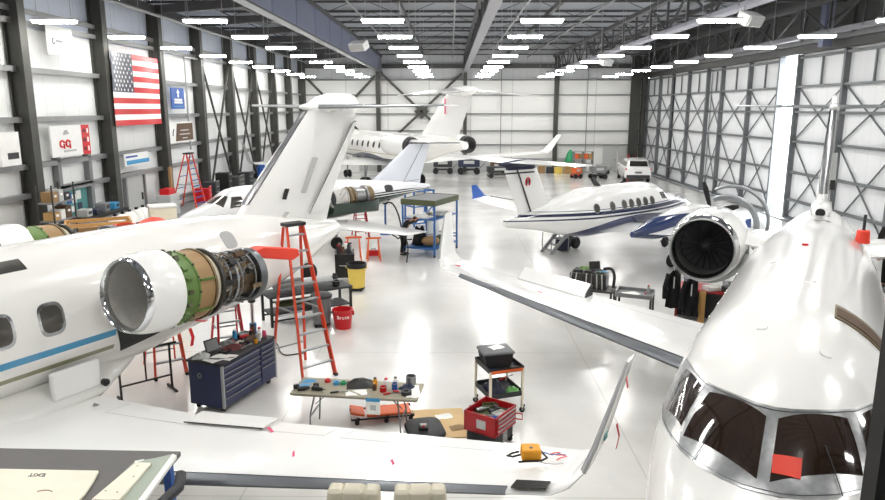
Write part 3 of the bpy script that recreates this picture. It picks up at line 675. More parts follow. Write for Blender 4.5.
foil(v, [(9.45, 0, 3.6, 1.36, .11, 90), (9.5, 0, 3.76, 1.3, .12, 90)], 'navy', 'trim_band', grow=1.02)
MB().ell((-10.0, 0, 3.8), (1.15, .13, .12), 16, 10).b('tail_bullet', 'navy', v)
MB().tube([(-9.87 + .09 * math.cos(t), -.085, 3.2 + .13 * math.sin(t)) for t in [PI * (-.3 + 1.6 * k / 12) for k in range(13)]], .024, 6).b('emblem', 'red', v)
MB().tube([(-9.87 + .04 * math.cos(t), -.09, 3.2 + .06 * math.sin(t)) for t in [PI * (-.3 + 1.6 * k / 12) for k in range(13)]], .012, 6).b('emblem', 'navy', v)
for g_ in (1, -1):
    hx = [(9.55, 0, 3.84, 1.25, .1, 0), (10.05, g_ * 2.75, 3.9, .8, .09, 0)]
    q = foil(prop_plane, lerp_secs(hx, 3), 'jet_white', 'horizontal_stabilizer'); foil(q, lerp_secs(hx, 3), 'steel_dark', 'boot_and_shade_edge', xmax=.05, grow=1.05)
    kw = [(4.6, g_ * .5, 1.3, 2.15, .15, g_ * 5), (4.75, g_ * 2.6, 1.48, 1.95, .14, g_ * 5), (5.3, g_ * (6.3 if g_ > 0 else 5.2), 1.72, 1.1, .12, g_ * 5)]
    w = foil(prop_plane, lerp_secs(kw, 3), 'jet_white', 'wing'); foil(w, lerp_secs(kw, 3), 'steel_dark', 'boot_and_shade_edge', xmax=.05, grow=1.04)
    t = kw[-1]
    foil(prop_plane, lerp_secs([t, (t[0] + .25, t[1] + g_ * .12, t[2] + .1, .7, .1, g_ * 45), (t[0] + .6, t[1] + g_ * .26, t[2] + .55, .3, .09, g_ * 70)], 4), 'blue', 'winglet')
    c = [(-s, g_ * 2.3) for s in (2.5,)]
    n_ = MB().loft([[(-s, g_ * 2.3 + w_ * math.sin(2 * PI * j / 20), z_ + h_ * math.cos(2 * PI * j / 20)) for j in range(20)] for s, z_, w_, h_ in ((2.55, 1.78, .18, .18), (2.9, 1.76, .32, .36), (3.6, 1.72, .4, .46), (4.8, 1.66, .42, .46), (6.2, 1.55, .34, .34), (7.3, 1.5, .08, .1))]).b('engine_nacelle', livery('paint_nacelle%d' % g_, '#f0f0ee', [wave('#24345f', 1.98, 1.5, 5.0, 3.4)]), prop_plane, ang=50)
    MB().lathe([(.0, -.35), (.1, -.25), (.17, 0), (.17, .02)], (-2.55, g_ * 2.3, 1.78), (-1, 0, 0), 18).b('spinner', 'chrome', n_)
    for k in range(4):
        t = PI / 4 + k * PI / 2 + (.5 if g_ < 0 else 0)
        MB().sheet([[(-2.42 - .03 * i, g_ * 2.3 + math.cos(t) * q + math.sin(t) * w2, 1.78 + math.sin(t) * q - math.cos(t) * w2) for w2 in (-wd, 0, wd)] for i, (q, wd) in enumerate(((.15, .05), (.5, .09), (.9, .1), (1.12, .05)))], .025).b('propeller_blade', 'black', n_)
    MB().tube([(-3.3, g_ * 2.3 + g_ * .36, 1.6), (-3.5, g_ * 2.3 + g_ * .5, 1.58), (-3.9, g_ * 2.3 + g_ * .5, 1.58)], .1, 10).b('exhaust_stub', 'metal_bare', n_)
    gear(prop_plane, 4.6, g_ * 2.3, 1.4, .24, .16)
gear(prop_plane, 1.6, 0, 1.4, .22, .14, False)
MB().prism([(-5.95, -.01, 2.76), (-6.2, -.01, 2.76), (-6.5, -.01, 3.1), (-6.38, -.01, 3.1)], (0, .03, 0)).b('antenna', 'charcoal', prop_plane)

# ---- big jet at the far end
BB = Body([(0, 2.6, .02, .02, .02), (.15, 2.6, .25, .22, .25), (.8, 2.6, .62, .5, .6), (2.0, 2.68, 1.0, .9, .95), (3.4, 2.75, 1.16, 1.12, 1.08), (13.5, 2.75, 1.16, 1.12, 1.08), (16, 2.95, .98, .92, .82), (18.5, 3.2, .62, .62, .5), (21, 3.35, .2, .25, .2)])
big_jet = T('business_jet', 'large white jet with navy belly stripe and tall swept T-tail parked near the far wall', 'airplane', (-9.6, 58.2, 0), math.atan2(.866, -.5))
skin(big_jet, BB, livery('paint_navy_belly', '#f1f0ec', [stripe('#26314f', 1.98, 2.12, 3, 14), wave('#26314f', 2.36, 1.6, 9.0, 4.6, 2.0), stripe('#b09a5c', 2.42, 2.46, 2, 15)]), n=36, step=.3)
for i in range(9):
    for sg in (1, -1):
        s_ = 4.6 + i * .98; q = oval(BB, s_, sg * math.degrees(BB.ang(s_, 3.0)), .16, 12, .01, 2.2, 18).b('cabin_window', 'charcoal', big_jet)
bf = [(14.3, 0, 3.4, 5.2, .09, 90), (15.6, 0, 3.9, 4.6, .09, 90), (18.9, 0, 6.35, 2.9, .09, 90)]
v = foil(big_jet, lerp_secs(bf, 4), 'jet_white', 'fin'); MB().ell((-20.4, 0, 6.46), (1.8, .3, .3), 16, 10).b('tail_bullet', 'jet_white', v)
MB().box((-18.9, .17, 5.6), (.12, .03, .9)).b('warning_streamer', 'pink', v)
for g_ in (1, -1):
    foil(big_jet, lerp_secs([(18.9, 0, 6.45, 2.6, .17, 0), (20.0, g_ * 1.6, 6.4, 1.7, .12, 0), (22.0, g_ * 4.8, 6.15, .85, .08, 0)], 4), 'jet_white', 'horizontal_stabilizer')
    bw = [(7.4, g_ * .7, 1.7, 5.2, .11, g_ * 3), (9.9, g_ * 3.6, 1.85, 3.0, .11, g_ * 3), (13.8, g_ * 10.6, 2.3, 1.3, .1, g_ * 3)]
    foil(big_jet, lerp_secs(bw, 4), 'jet_white', 'wing'); t = bw[-1]
    foil(big_jet, lerp_secs([t, (t[0] + .4, t[1] + g_ * .25, t[2] + .2, 1.0, .09, g_ * 45), (t[0] + 1.3, t[1] + g_ * .75, t[2] + 1.3, .5, .08, g_ * 70)], 4), 'jet_white', 'winglet')
    n_ = MB().lathe([(.42, .0), (.55, .02), (.64, .3), (.68, 1.4), (.6, 3.0), (.46, 3.6), (.4, 3.5)], (-14.6, g_ * 1.95, 3.25), (-1, 0, 0), 28).b('engine_nacelle', 'jet_white', big_jet, ang=45)
    MB().lathe([(.58, 3.25), (.5, 3.66), (.38, 3.7), (.0, 3.3)], (-14.6, g_ * 1.95, 3.25), (-1, 0, 0), 24).b('exhaust_nozzle', 'black', n_)
    MB().lathe([(.44, .1), (.0, .25)], (-14.6, g_ * 1.95, 3.25), (-1, 0, 0), 24).b('fan_disc', 'charcoal', n_)
    MB().box((-16.4, g_ * 1.2, 3.25), (2.0, 1.0, .22)).b('pylon', 'jet_white', big_jet, bev=.05)
    gear(big_jet, 11.2, g_ * 2.1, 1.8, .42, .24)
gear(big_jet, 2.6, 0, 1.8, .3, .18)

# ---- smaller jet behind the left one, engine uncowled
EB = Body([(0, 1.55, .02, .02, .02), (.1, 1.55, .15, .13, .14), (.5, 1.58, .36, .3, .34), (.95, 1.62, .52, .42, .46), (1.35, 1.7, .64, .56, .56), (1.9, 1.78, .72, .8, .7), (2.6, 1.8, .76, .86, .74), (6.2, 1.8, .76, .86, .74), (8, 1.85, .6, .68, .5), (9.8, 1.98, .32, .38, .24), (11.2, 2.05, .1, .1, .08)])
small_jet = T('light_jet', 'small white jet with a dark green belly and bare engine, behind the striped jet\'s tail', 'airplane', (-9.7, 24.0, 0), math.atan2(-.625, -.781))
skin(small_jet, EB, livery('paint_green_belly', '#eef0f1', [wave('#2c3b33', 2.06, 1.0, 9.6, 8.0, 2.0), stripe('#e8e8e8', 1.78, 1.82, 5, 11, .02), stripe('#e8e8e8', 1.6, 1.63, 5, 11, .03)]), n=40)
for sg in (1, -1):
    patch(EB, [(1.42, sg * 4), (1.75, sg * 40), (1.5, sg * 66), (1.08, sg * 8)], .01).b('windshield_pane', 'cabin_glass', small_jet)
    patch(EB, [(1.85, sg * 46), (2.2, sg * 50), (2.28, sg * 78), (1.72, sg * 76)], .01).b('side_window', 'cabin_glass', small_jet)
    patch(EB, [(2.42, sg * 50), (2.75, sg * 50), (2.85, sg * 78), (2.4, sg * 78)], .01).b('side_window', 'cabin_glass', small_jet)
    q = oval(EB, 3.55, sg * 62, .3, 17, .012, 2.2).b('escape_window', 'chrome', small_jet); oval(EB, 3.55, sg * 62, .22, 13, .02, 2.2).b('window_pane', 'black', q)
    es = [(4.6, sg * .5, 1.0, 2.4, .11, sg * 2), (6.2, sg * 5.2, 1.12, 1.1, .1, sg * 2)]
    if sg < 0: es[1] = (5.6, -3.2, 1.08, 1.5, .1, -2)
    foil(small_jet, lerp_secs(es, 4), 'jet_white', 'wing')
    hx = lerp_secs([(10.1, 0, 4.0, 1.1, .09, 0), (11.5, sg * 1.8, 4.03, .55, .08, 0)], 3); foil(foil(small_jet, hx, 'jet_white', 'horizontal_stabilizer'), hx, 'steel_dark', 'boot_and_shade_edge', xmax=.08, grow=1.05)  # dark strip on the tailplane's front edge paints in its shaded underside
    gear(small_jet, 5.8, sg * 1.1, 1.1, .25, .16, False)
gear(small_jet, 1.4, 0, 1.3, .2, .12, False)
ef = [(7.5, 0, 2.1, 3.2, .1, 90), (8.2, 0, 2.5, 2.55, .1, 90), (10.2, 0, 4.0, 1.1, .1, 90)]
v = foil(small_jet, lerp_secs(ef, 5), 'jet_blueish', 'fin')
MB().tube([(-9.75, .12, 2.35), (-10.85, .06, 3.95)], .012, 5).b('rudder_hinge', 'steel_mid', v); MB().tube([(-9.75, .13, 2.35), (-10.6, .09, 2.4)], .012, 5).b('rudder_hinge', 'steel_mid', v)
oval(EB, 8.75, 62, .22, 16, .02).b('service_hatch', 'charcoal', small_jet)
def small_engine(sg):
    o = Vector((-5.7, sg * 1.05, 2.0)); ax = (-1, 0, .02)
    L = lambda prof, nm, m: MB().lathe(prof, o, ax, 28).b(nm, m, small_jet, ang=40)
    L([(.3, .0), (.36, .0), (.36, .5), (.39, .52), (.39, .56), (.3, .58)], 'engine_case', 'liner'); L([(.3, .56), (.4, .6), (.43, .66), (.4, .72), (.37, .8), (.42, .84), (.4, .9), (.3, .92)], 'flange_ring', 'metal_brown')
    L([(.3, .9), (.36, .95), (.36, 1.35), (.42, 1.38), (.42, 1.46), (.3, 1.5)], 'engine_case', 'metal'); L([(.36, 1.44), (.42, 1.46), (.38, 1.72), (.3, 1.7)], 'exhaust_nozzle', 'metal_brown'); L([(.0, .1), (.28, .08), (.3, .12)], 'fan_disc', 'charcoal')
    for k in range(14):
        t = rnd(0, 6.3); h = rnd(.1, 1.3); MB().tube([o + Vector((-h - .08 * i, math.cos(t + .2 * i) * .41, math.sin(t + .2 * i) * .41)) for i in range(5)], rnd(.012, .03), 6).b('pipe', random.choice(['metal', 'metal_dark', 'tan', 'steel_light']), small_jet)
    MB().box((-6.6, sg * .75, 1.95), (1.2, .5, .14)).b('pylon', 'black', small_jet)
    MB().loft([[(-s, sg * (1.05 + w * math.sin(PI * (.5 + j / 10))), 1.85 - .5 * max(0, -math.cos(PI * (.5 + j / 10)))) for j in range(11)] for s, w in ((5.6, .3), (6.2, .44), (7.3, .44), (7.8, .1))], closed=False, caps=False).b('lower_cowl', 'dark_green', small_jet)
small_engine(1); small_engine(-1)
# ------------------------------------------------------------------ people
def skinned(name, m, parent, joints, edges, radii, lv=2, root=0):
    me = bpy.data.meshes.new(name); keys = list(joints); ix = {k: i for i, k in enumerate(keys)}
    me.from_pydata([joints[k] for k in keys], [(ix[a], ix[b]) for a, b in edges], [])
    o = bpy.data.objects.new(name, me); COL.objects.link(o); o.parent = parent
    o.modifiers.new('skin', 'SKIN')
    sv = me.skin_vertices[0].data
    for k in keys:
        r = radii[k]; sv[ix[k]].radius = (r, r) if not isinstance(r, tuple) else r; sv[ix[k]].use_root = ix[k] == root
    q = o.modifiers.new('sub', 'SUBSURF'); q.levels = q.render_levels = lv
    me.materials.append(MATS[m]); return o
def hand(J, E, R, side, wrist, d, down):
    """palm and five bent fingers growing from a wrist"""
    w = Vector(wrist); d = Vector(d).normalized(); dn = Vector(down).normalized(); ac = d.cross(dn).normalized()
    J[side + 'palm'] = w + d * .06; E.append((side + 'wrist', side + 'palm')); R[side + 'palm'] = (.032, .02)
    for k, (o, l) in enumerate(((-.03, .07), (-.01, .08), (.01, .075), (.03, .06))):
        a = w + d * .09 + ac * o; J[side + 'f%da' % k] = a; J[side + 'f%db' % k] = a + d * l * .5 + dn * .012; J[side + 'f%dc' % k] = a + d * l * .8 + dn * .045
        for u in 'abc': R[side + 'f%d%s' % (k, u)] = .009
        E += [(side + 'palm', side + 'f%da' % k), (side + 'f%da' % k, side + 'f%db' % k), (side + 'f%db' % k, side + 'f%dc' % k)]
    a = w + d * .045 - ac * .035; J[side + 't0'] = a; J[side + 't1'] = a + d * .04 - ac * .015 + dn * .02; R[side + 't0'] = R[side + 't1'] = .010
    E += [(side + 'palm', side + 't0'), (side + 't0', side + 't1')]
def person(label, loc, rz, hip, lean, arms, shirt='black_cloth', trousers='black_cloth', hair='hair', tilt=.2):
    """standing figure facing +x: hip height, forward lean of the torso, hands at the given points"""
    t = T('person', label, 'person', loc, rz)
    H0 = Vector((0, 0, hip)); up = Vector((math.sin(lean), 0, math.cos(lean))); fw = Vector((math.cos(lean), 0, -math.sin(lean)))
    ch = H0 + up * .38; nk = H0 + up * .52; hd = nk + (up * math.cos(tilt) + fw * math.sin(tilt)) * .16
    J = dict(pelvis=H0, belly=H0 + up * .18, chest=ch, neck=nk, skull0=hd - Vector((0, 0, .02)), skull=hd + (up * math.cos(tilt) + fw * math.sin(tilt)) * .08)
    E = [('pelvis', 'belly'), ('belly', 'chest'), ('chest', 'neck'), ('neck', 'skull0'), ('skull0', 'skull')]
    R = dict(pelvis=(.15, .11), belly=(.14, .10), chest=(.16, .11), neck=.055, skull0=.085, skull=.088)
    for sd, y in (('l', 1), ('r', -1)):
        J[sd + 'hip'] = H0 + Vector((0, y * .09, -.06)); J[sd + 'knee'] = Vector((.04, y * .11, hip * .52)); J[sd + 'ankle'] = Vector((-.02, y * .12, .08)); J[sd + 'toe'] = Vector((.16, y * .13, .035))
        R[sd + 'hip'] = .095; R[sd + 'knee'] = .06; R[sd + 'ankle'] = .042; R[sd + 'toe'] = .035
        E += [('pelvis', sd + 'hip'), (sd + 'hip', sd + 'knee'), (sd + 'knee', sd + 'ankle'), (sd + 'ankle', sd + 'toe')]
        sh = nk - up * .06 + Vector((0, y * .19, 0)); wr = Vector(arms[0 if sd == 'l' else 1]); el = (sh + wr) / 2 + Vector((-.03, y * .06, -.09))
        J[sd + 'shoulder'] = sh; J[sd + 'elbow'] = el; J[sd + 'wrist'] = wr; R[sd + 'shoulder'] = .06; R[sd + 'elbow'] = .042; R[sd + 'wrist'] = .028
        E += [('chest', sd + 'shoulder'), (sd + 'shoulder', sd + 'elbow'), (sd + 'elbow', sd + 'wrist')]
        hand(J, E, R, sd, wr, wr - el, (0, 0, -1))
    skinned('body', 'skin', t, J, E, R)
    fd = (fw * math.cos(tilt) - up * math.sin(tilt)).normalized(); hu = (up * math.cos(tilt) + fw * math.sin(tilt)).normalized(); c = hd + hu * .04
    for y in (-.035, .035):
        MB().ell(c + fd * .085 + Vector((0, y, 0)), .012, 8, 6).b('eye', 'paper', t); MB().ell(c - fd * .01 + Vector((0, y * 2.6, 0)) - hu * .01, (.02, .012, .03), 8, 6).b('ear', 'skin', t)
    MB().ell(c + fd * .1 - hu * .025, (.02, .014, .02), 8, 6).b('nose', 'skin', t); MB().ell(c + fd * .085 - hu * .06, (.012, .025, .007), 8, 6).b('mouth', 'maroon', t)
    MB().ell(c - fd * .02 + hu * .03, (.105, .098, .1), 14, 10).b('hair', hair, t)
    keep = ['pelvis', 'lhip', 'rhip', 'lknee', 'rknee', 'lankle', 'rankle']
    skinned('trousers', trousers, t, {k: J[k] for k in keep}, [e for e in E if e[0] in keep and e[1] in keep], {k: tuple(x + .018 for x in (R[k] if isinstance(R[k], tuple) else (R[k], R[k]))) for k in keep})
    keep = ['pelvis', 'belly', 'chest', 'lshoulder', 'rshoulder', 'lelbow', 'relbow', 'lw', 'rw']; J['lw'] = J['lelbow'].lerp(J['lwrist'], .9); J['rw'] = J['relbow'].lerp(J['rwrist'], .9); R['lw'] = R['rw'] = .03
    ed = [e for e in E if e[0] in keep and e[1] in keep] + [('lelbow', 'lw'), ('relbow', 'rw')]
    skinned('jacket', shirt, t, {k: J[k] for k in keep}, ed, {k: tuple(x + .016 for x in (R[k] if isinstance(R[k], tuple) else (R[k], R[k]))) for k in keep})
    for sd in 'lr':
        a = J[sd + 'ankle']; MB().ell((a.x + .08, a.y, .045), (.15, .055, .045), 14, 8).b('shoe', 'black', t)
    return t
person('person in black clothes bending into the blue shelf cart', (-1.78, 25.75, 0), -.35, .92, .55, ((.62, .14, 1.42), (.62, -.2, 1.42)), tilt=.9)
st = T('work_platform', 'grey work platform beyond the right jet with a person on it', 'platform', (10.1, 15.4, 0), -.5)
MB().box((0, 0, 1.46), (1.3, 1.0, .06)).b('deck', 'steel_mid', st)
for x in (-.6, .6):
    for y in (-.45, .45): MB().box((x, y, .72), (.06, .06, 1.44)).b('leg', 'steel_mid', st)
for z in (.4, .9): MB().bar((-.6, -.45, z), (.6, -.45, z), .04).bar((-.6, .45, z), (.6, .45, z), .04).b('rung', 'steel_mid', st)
person('person in a long-sleeved black top at the right edge, reaching over the jet', (9.98, 15.25, 1.49), PI + .75, .95, .45, ((.52, .2, .98), (.62, -.12, .86)))

# ------------------------------------------------------------------ tools of the near floor
def stepladder(name, label, loc, rz, h, w0, w1, spread, rail, rungs, cap='black', tread='galv', top=None):
    """A-frame ladder: climbing side toward -y"""
    t = T(name, label, 'ladder', loc, rz); yt = -spread * .15 if top is None else top
    F = lambda s, k: Vector((s * (w0 + (w1 - w0) * k) / 2, -spread / 2 + (yt + spread / 2) * k, h * k))
    B = lambda s, k: Vector((s * (w0 * 1.04 + (w1 - w0) * k) / 2, spread / 2 + (yt + .1 - spread / 2) * k, h * k * .99))
    for s in (-1, 1):
        MB().bar(F(s, 0), F(s, 1), .04, .085).b('rail', rail, t); MB().bar(B(s, 0), B(s, 1), .035, .05).b('rear_rail', rail, t)
        MB().box(F(s, 0) + Vector((0, 0, .03)), (.06, .11, .06)).b('foot', 'black', t)
        MB().bar(F(s, .45), B(s, .45), .012, .03).b('spreader', 'galv', t)
    for i in range(rungs):
        k = (i + 1) / (rungs + .6); MB().box((F(-1, k) + F(1, k)) / 2, ((F(1, k) - F(-1, k)).length, .085, .03)).b('step', tread, t)
    for k in (.15, .38, .6, .8): MB().bar(B(-1, k), B(1, k), .03, .03).b('rear_brace', tread, t)
    MB().box((0, yt + .04, h + .02), (w1 + .1, .26, .07)).b('top_cap', cap, t, bev=.015)
    return t
stepladder('stepladder', 'tall orange stepladder with silver steps standing beside the bare engine', (-3.09, 13.78, 0), .76, 3.15, .78, .36, 1.2, 'orange_fg', 9, top=.14)
stepladder('stepladder', 'short red stepladder behind the blue tool chest', (-4.95, 14.6, 0), .5, 1.75, .6, .36, 1.0, 'red', 5)
stepladder('stepladder', 'orange stepladder mostly hidden under the left jet\'s belly behind the tool chest', (-6.1, 13.9, 0), .6, 1.9, .62, .36, 1.1, 'orange_fg', 5)
stepladder('stepladder', 'small red stepladder under the green-bellied jet\'s engine', (-3.9, 29.6, 0), .3, 1.55, .6, .34, .9, 'red', 5, 'red', 'red')
stepladder('stepladder', 'tall orange and purple stepladder leaning open by the left wall below the dark sign', (-12.1, 31.6, .95), 1.45, 2.5, .95, .5, 1.2, 'orange_fg', 9, 'black', 'blue')

def handle(a, b, out, par, m='chrome', r=.012, nm='handle'):
    a, b, out = Vector(a), Vector(b), Vector(out); return MB().tube([a, a + out, b + out, b], r, 6).b(nm, m, par)
def caster(x, y, par, r=.06):
    MB().lathe([(.02, -.02), (r, -.02), (r, .02), (.02, .02)], (x, y, r), (0, 1, 0), 14, caps=True).bar((x, y, r), (x + .03, y, r * 2 + .05), .03, .05).b('caster', 'rubber', par)

# blue tool chest, long side to the right
tc = T('tool_chest', 'large dark blue rolling tool chest with rows of drawers beside the wing', 'tool chest', (-4.19, 12.59, 0), math.radians(70))
MB().box((0, 0, .52), (1.66, .74, .82)).b('carcass', 'blue_chest', tc, bev=.015)
MB().box((0, 0, .955), (1.7, .79, .05)).b('worktop', 'charcoal', tc, bev=.01)
for x in (-.70, .70):
    for y in (-.28, .28): caster(x, y, tc)
for x0, x1, zs in ((-.79, .30, (.16, .32, .46, .58, .69, .79)), (.34, .79, (.16, .50, .62, .72, .81))):
    for z0, z1 in zip(zs, zs[1:] + (.92,)):
        d = MB().box(((x0 + x1) / 2, -.385, (z0 + z1) / 2 - .01), (x1 - x0, .03, z1 - z0 - .018)).b('drawer', 'blue_chest', tc, bev=.006)
        MB().box(((x0 + x1) / 2, -.405, z1 - .035), (x1 - x0 - .02, .02, .018)).b('drawer_pull', 'steel_mid', d)
MB().box((-.815, -.38, .52), (.03, .06, .82)).box((.815, -.38, .52), (.03, .06, .82)).b('corner_trim', 'steel_light', tc)
MB().lathe([(.03, 0), (.05, .01), (.05, .02), (.03, .02)], (-.84, .1, .7), (-1, 0, 0), 16).b('side_badge', 'steel_mid', tc)
CT = Matrix.Translation((-4.19, 12.59, 0)) @ Matrix.Rotation(math.radians(70), 4, 'Z')
def on(M4, x, y, z): v = M4 @ Vector((x, y, z)); return tuple(v)
def papers(label, loc, rz, w, d, m='paper', th=.004, nm='paper_sheet', cat='paper', group=None):
    return one(MB().sheet([[(-w / 2 + w * i / 5, -d / 2 + d * j / 3, .006 * math.sin(i * 1.4 + j)) for j in range(4)] for i in range(6)], th), nm, m, label, cat, loc, rz, group)
def jar(name, label, cat, loc, r, h, m, capm=None, group=None, neck=.6):
    t = T(name, label, cat, loc, 0, group)
    MB().lathe([(0, 0), (r, .0), (r, h * .72), (r * neck, h * .85), (r * neck, h * .9), (0, h * .9)], n=16).b('body', m, t)
    MB().lathe([(0, h), (r * neck * 1.1, h), (r * neck * 1.1, h * .86), (0, h * .86)], n=14).b('lid', capm or m, t); return t
def can(name, label, cat, loc, r, h, m, rim='steel_light', group=None):
    t = T(name, label, cat, loc, 0, group); MB().lathe([(0, 0), (r, 0), (r, h), (r * .9, h), (r * .88, h * .6), (0, h * .58)], n=20).b('body', m, t); MB().tube([(r * math.cos(2 * PI * k / 18), r * math.sin(2 * PI * k / 18), h) for k in range(18)], .006, 5, closed=True).b('rim', rim, t); return t
def tray(name, label, cat, loc, rz, w, d, h, m, group=None, th=.012):
    g = MB().box((0, 0, th / 2), (w, d, th))
    for s in (-1, 1): g.box((s * (w - th) / 2, 0, h / 2), (th, d, h)).box((0, s * (d - th) / 2, h / 2), (w, th, h))
    return one(g, name, m, label, cat, loc, rz, group)
def cloth(name, label, loc, rz, w, d, h, m, seed=1, cat='cloth'):
    rg = random.Random(seed); n = 9
    g = [[(-w / 2 + w * i / (n - 1), -d / 2 + d * j / (n - 1), max(.004, h * (rg.random() * .55 + .45) * math.sin(PI * i / (n - 1)) ** .5 * math.sin(PI * j / (n - 1)) ** .5)) for j in range(n)] for i in range(n)]
    g2 = [[(x, y, .0) for x, y, z in r] for r in g]
    return one(MB().shell(g, g2), name, m, label, cat, loc, rz)
def handtool(name, label, loc, rz, l, grip, steel='metal', cat='tool'):
    t = T(name, label, cat, loc, rz); MB().tube([(-l / 2, 0, .02), (0, 0, .022)], .017, 8).b('grip', grip, t); MB().tube([(0, 0, .02), (l / 2, 0, .014)], .009, 8).b('shank', steel, t); MB().box((l / 2, 0, .014), (.05, .035, .018)).b('head', steel, t); return t
def gun(name, label, loc, rz, m, cat='drill'):
    t = T(name, label, cat, loc, rz); MB().tube([(-.1, 0, .04), (.02, 0, .04), (.1, 0, .04)], [.035, .038, .022], 12).b('motor_body', m, t); MB().tube([(-.05, 0, .04), (-.09, .11, .035)], .022, 10).b('grip', 'black', t); MB().box((-.1, .14, .035), (.09, .06, .07)).b('battery', 'charcoal', t, bev=.01); MB().cyl((.1, 0, .04), (.16, 0, .04), .012, n=8).b('chuck', 'metal', t); return t
W = .98
papers('white paper at the near end of the blue tool chest top', on(CT, -.62, -.12, W), 1.0, .42, .3)
papers('white paper hanging over the front edge of the blue tool chest', on(CT, -.5, -.30, W), 1.3, .3, .22)
t = T('tablet_computer', 'dark tablet propped up on the blue tool chest', 'tablet', on(CT, -.35, .2, W), 1.0); MB().box((0, 0, .13), (.3, .02, .24), R=Matrix.Rotation(-.3, 3, 'X')).b('casing', 'charcoal', t); MB().box((0, -.014, .13), (.27, .006, .2), R=Matrix.Rotation(-.3, 3, 'X')).b('screen', 'steel_mid', t); MB().box((0, .05, .06), (.1, .1, .12)).b('prop', 'black', t)
cloth('rag', 'crumpled maroon rag in the middle of the blue tool chest top', on(CT, -.05, -.05, W), .4, .42, .3, .09, 'maroon', 3, 'rag')
cloth('rag', 'crumpled grey rag beside the tablet on the blue tool chest', on(CT, .12, .2, W), .9, .36, .28, .08, 'grey', 4, 'rag')
cloth('bag', 'clear crumpled bag at the near corner of the blue tool chest', on(CT, -.66, .2, W), .2, .3, .26, .1, 'grey_light', 5, 'bag')
gun('drill', 'black cordless drill lying on the blue tool chest', on(CT, .3, -.1, W), 2.2, 'charcoal')
gun('drill', 'red cordless drill lying near the far end of the blue tool chest', on(CT, .52, .1, W), .7, 'red')
handtool('screwdriver', 'red-handled screwdriver on the blue tool chest', on(CT, .3, .2, W), 1.9, .26, 'red')
handtool('wrench', 'steel wrench on the front of the blue tool chest top', on(CT, .08, -.25, W), 1.2, .3, 'metal')
jar('spray_bottle', 'white spray bottle at the far end of the blue tool chest', 'bottle', on(CT, .66, -.16, W), .045, .22, 'paper', 'red')
jar('bottle', 'brown bottle at the far end of the blue tool chest', 'bottle', on(CT, .72, .05, W), .05, .24, 'brown', 'black')
can('can', 'pale grey can near the far end of the blue tool chest', 'can', on(CT, .5, -.24, W), .05, .12, 'grey_light')
tray('parts_tray', 'small steel parts tray on the blue tool chest', 'tray', on(CT, .68, .24, W), 1.2, .26, .2, .05, 'steel_light')
for k, (x, y, r, h, m, cm, l) in enumerate(((.62, .02, .04, .16, 'charcoal', 'red', 'dark bottle with a red cap on the blue tool chest'), (.42, .26, .045, .2, 'sky_blue', 'paper', 'light blue bottle at the back of the blue tool chest'), (.76, -.2, .04, .15, 'pink', 'paper', 'pink bottle at the far front corner of the blue tool chest'), (.36, -.28, .035, .1, 'amber', 'black', 'tiny amber bottle at the front of the blue tool chest'))): jar('bottle', l, 'bottle', on(CT, x, y, W), r, h, m, cm)
cloth('rag', 'brown cloth heap toward the far end of the blue tool chest', on(CT, .56, -.06, W), .5, .3, .22, .1, 'brown', 71, 'rag'); cloth('rag', 'pale pink cloth in the middle of the blue tool chest', on(CT, .2, -.02, W), 1.1, .26, .2, .08, 'leather', 72, 'rag'); handtool('wrench', 'long wrench at the back of the blue tool chest', on(CT, .0, .32, W), 1.3, .34, 'metal_dark'); tray('parts_tray', 'black parts tray in front of the tablet on the blue tool chest', 'tray', on(CT, -.28, -.04, W), 1.3, .2, .16, .04, 'charcoal')
papers('folded white paper behind the tablet on the blue tool chest', on(CT, -.1, .3, W), .8, .26, .2)
# blue jack stand behind the chest
t = T('tail_jack', 'blue hydraulic jack stand between the tool chest and the orange stepladder', 'jack', (-4.25, 14.2, 0), .3)
for k in range(3): a = k * 2 * PI / 3; MB().bar((0, 0, .5), (math.cos(a) * .42, math.sin(a) * .42, .03), .05).b('leg', 'red', t)
MB().cyl((0, 0, .2), (0, 0, .95), .075).b('cylinder', 'blue_stand', t); MB().cyl((0, 0, .95), (0, 0, 1.42), .04).b('ram', 'chrome', t); MB().lathe([(.0, 1.42), (.08, 1.42), (.08, 1.48), (.0, 1.46)]).b('saddle', 'steel_dark', t); MB().box((.14, 0, .42), (.14, .12, .2)).b('pump', 'blue_stand', t, bev=.02)

# folding table and what lies on it
ft = T('folding_table', 'long folding table with a worn grey top covered in tools and bottles', 'table', (-1.58, 11.16, 0), math.radians(-7))
MB().box((0, 0, .735), (2.2, .72, .035)).b('tabletop', 'table_top', ft, bev=.006); MB().box((0, 0, .712), (2.16, .68, .02)).b('apron', 'brown', ft)
for s in (-1, 1):
    for y in (-.27, .27): MB().tube([(s * .72, y * .6, .7), (s * .78, y, .35), (s * .8, y, 0)], .014, 8).b('leg', 'steel_mid', ft)
    MB().bar((s * .79, -.27, .3), (s * .79, .27, .3), .02).bar((s * .45, 0, .7), (s * .77, 0, .42), .015).b('leg_brace', 'steel_mid', ft)
FT = Matrix.Translation((-1.58, 11.16, 0)) @ Matrix.Rotation(math.radians(-7), 4, 'Z'); W = .753
o = papers('pale blue wrapper at the left end of the folding table', on(FT, -.95, .1, W), 1.2, .34, .2, 'sky_blue'); 
gun('heat_gun', 'dark heat gun at the left front corner of the folding table', on(FT, -.9, -.22, W), .4, 'charcoal', 'heat gun')
gun('drill', 'black cordless drill on the left part of the folding table', on(FT, -.66, -.2, W), -.3, 'black')
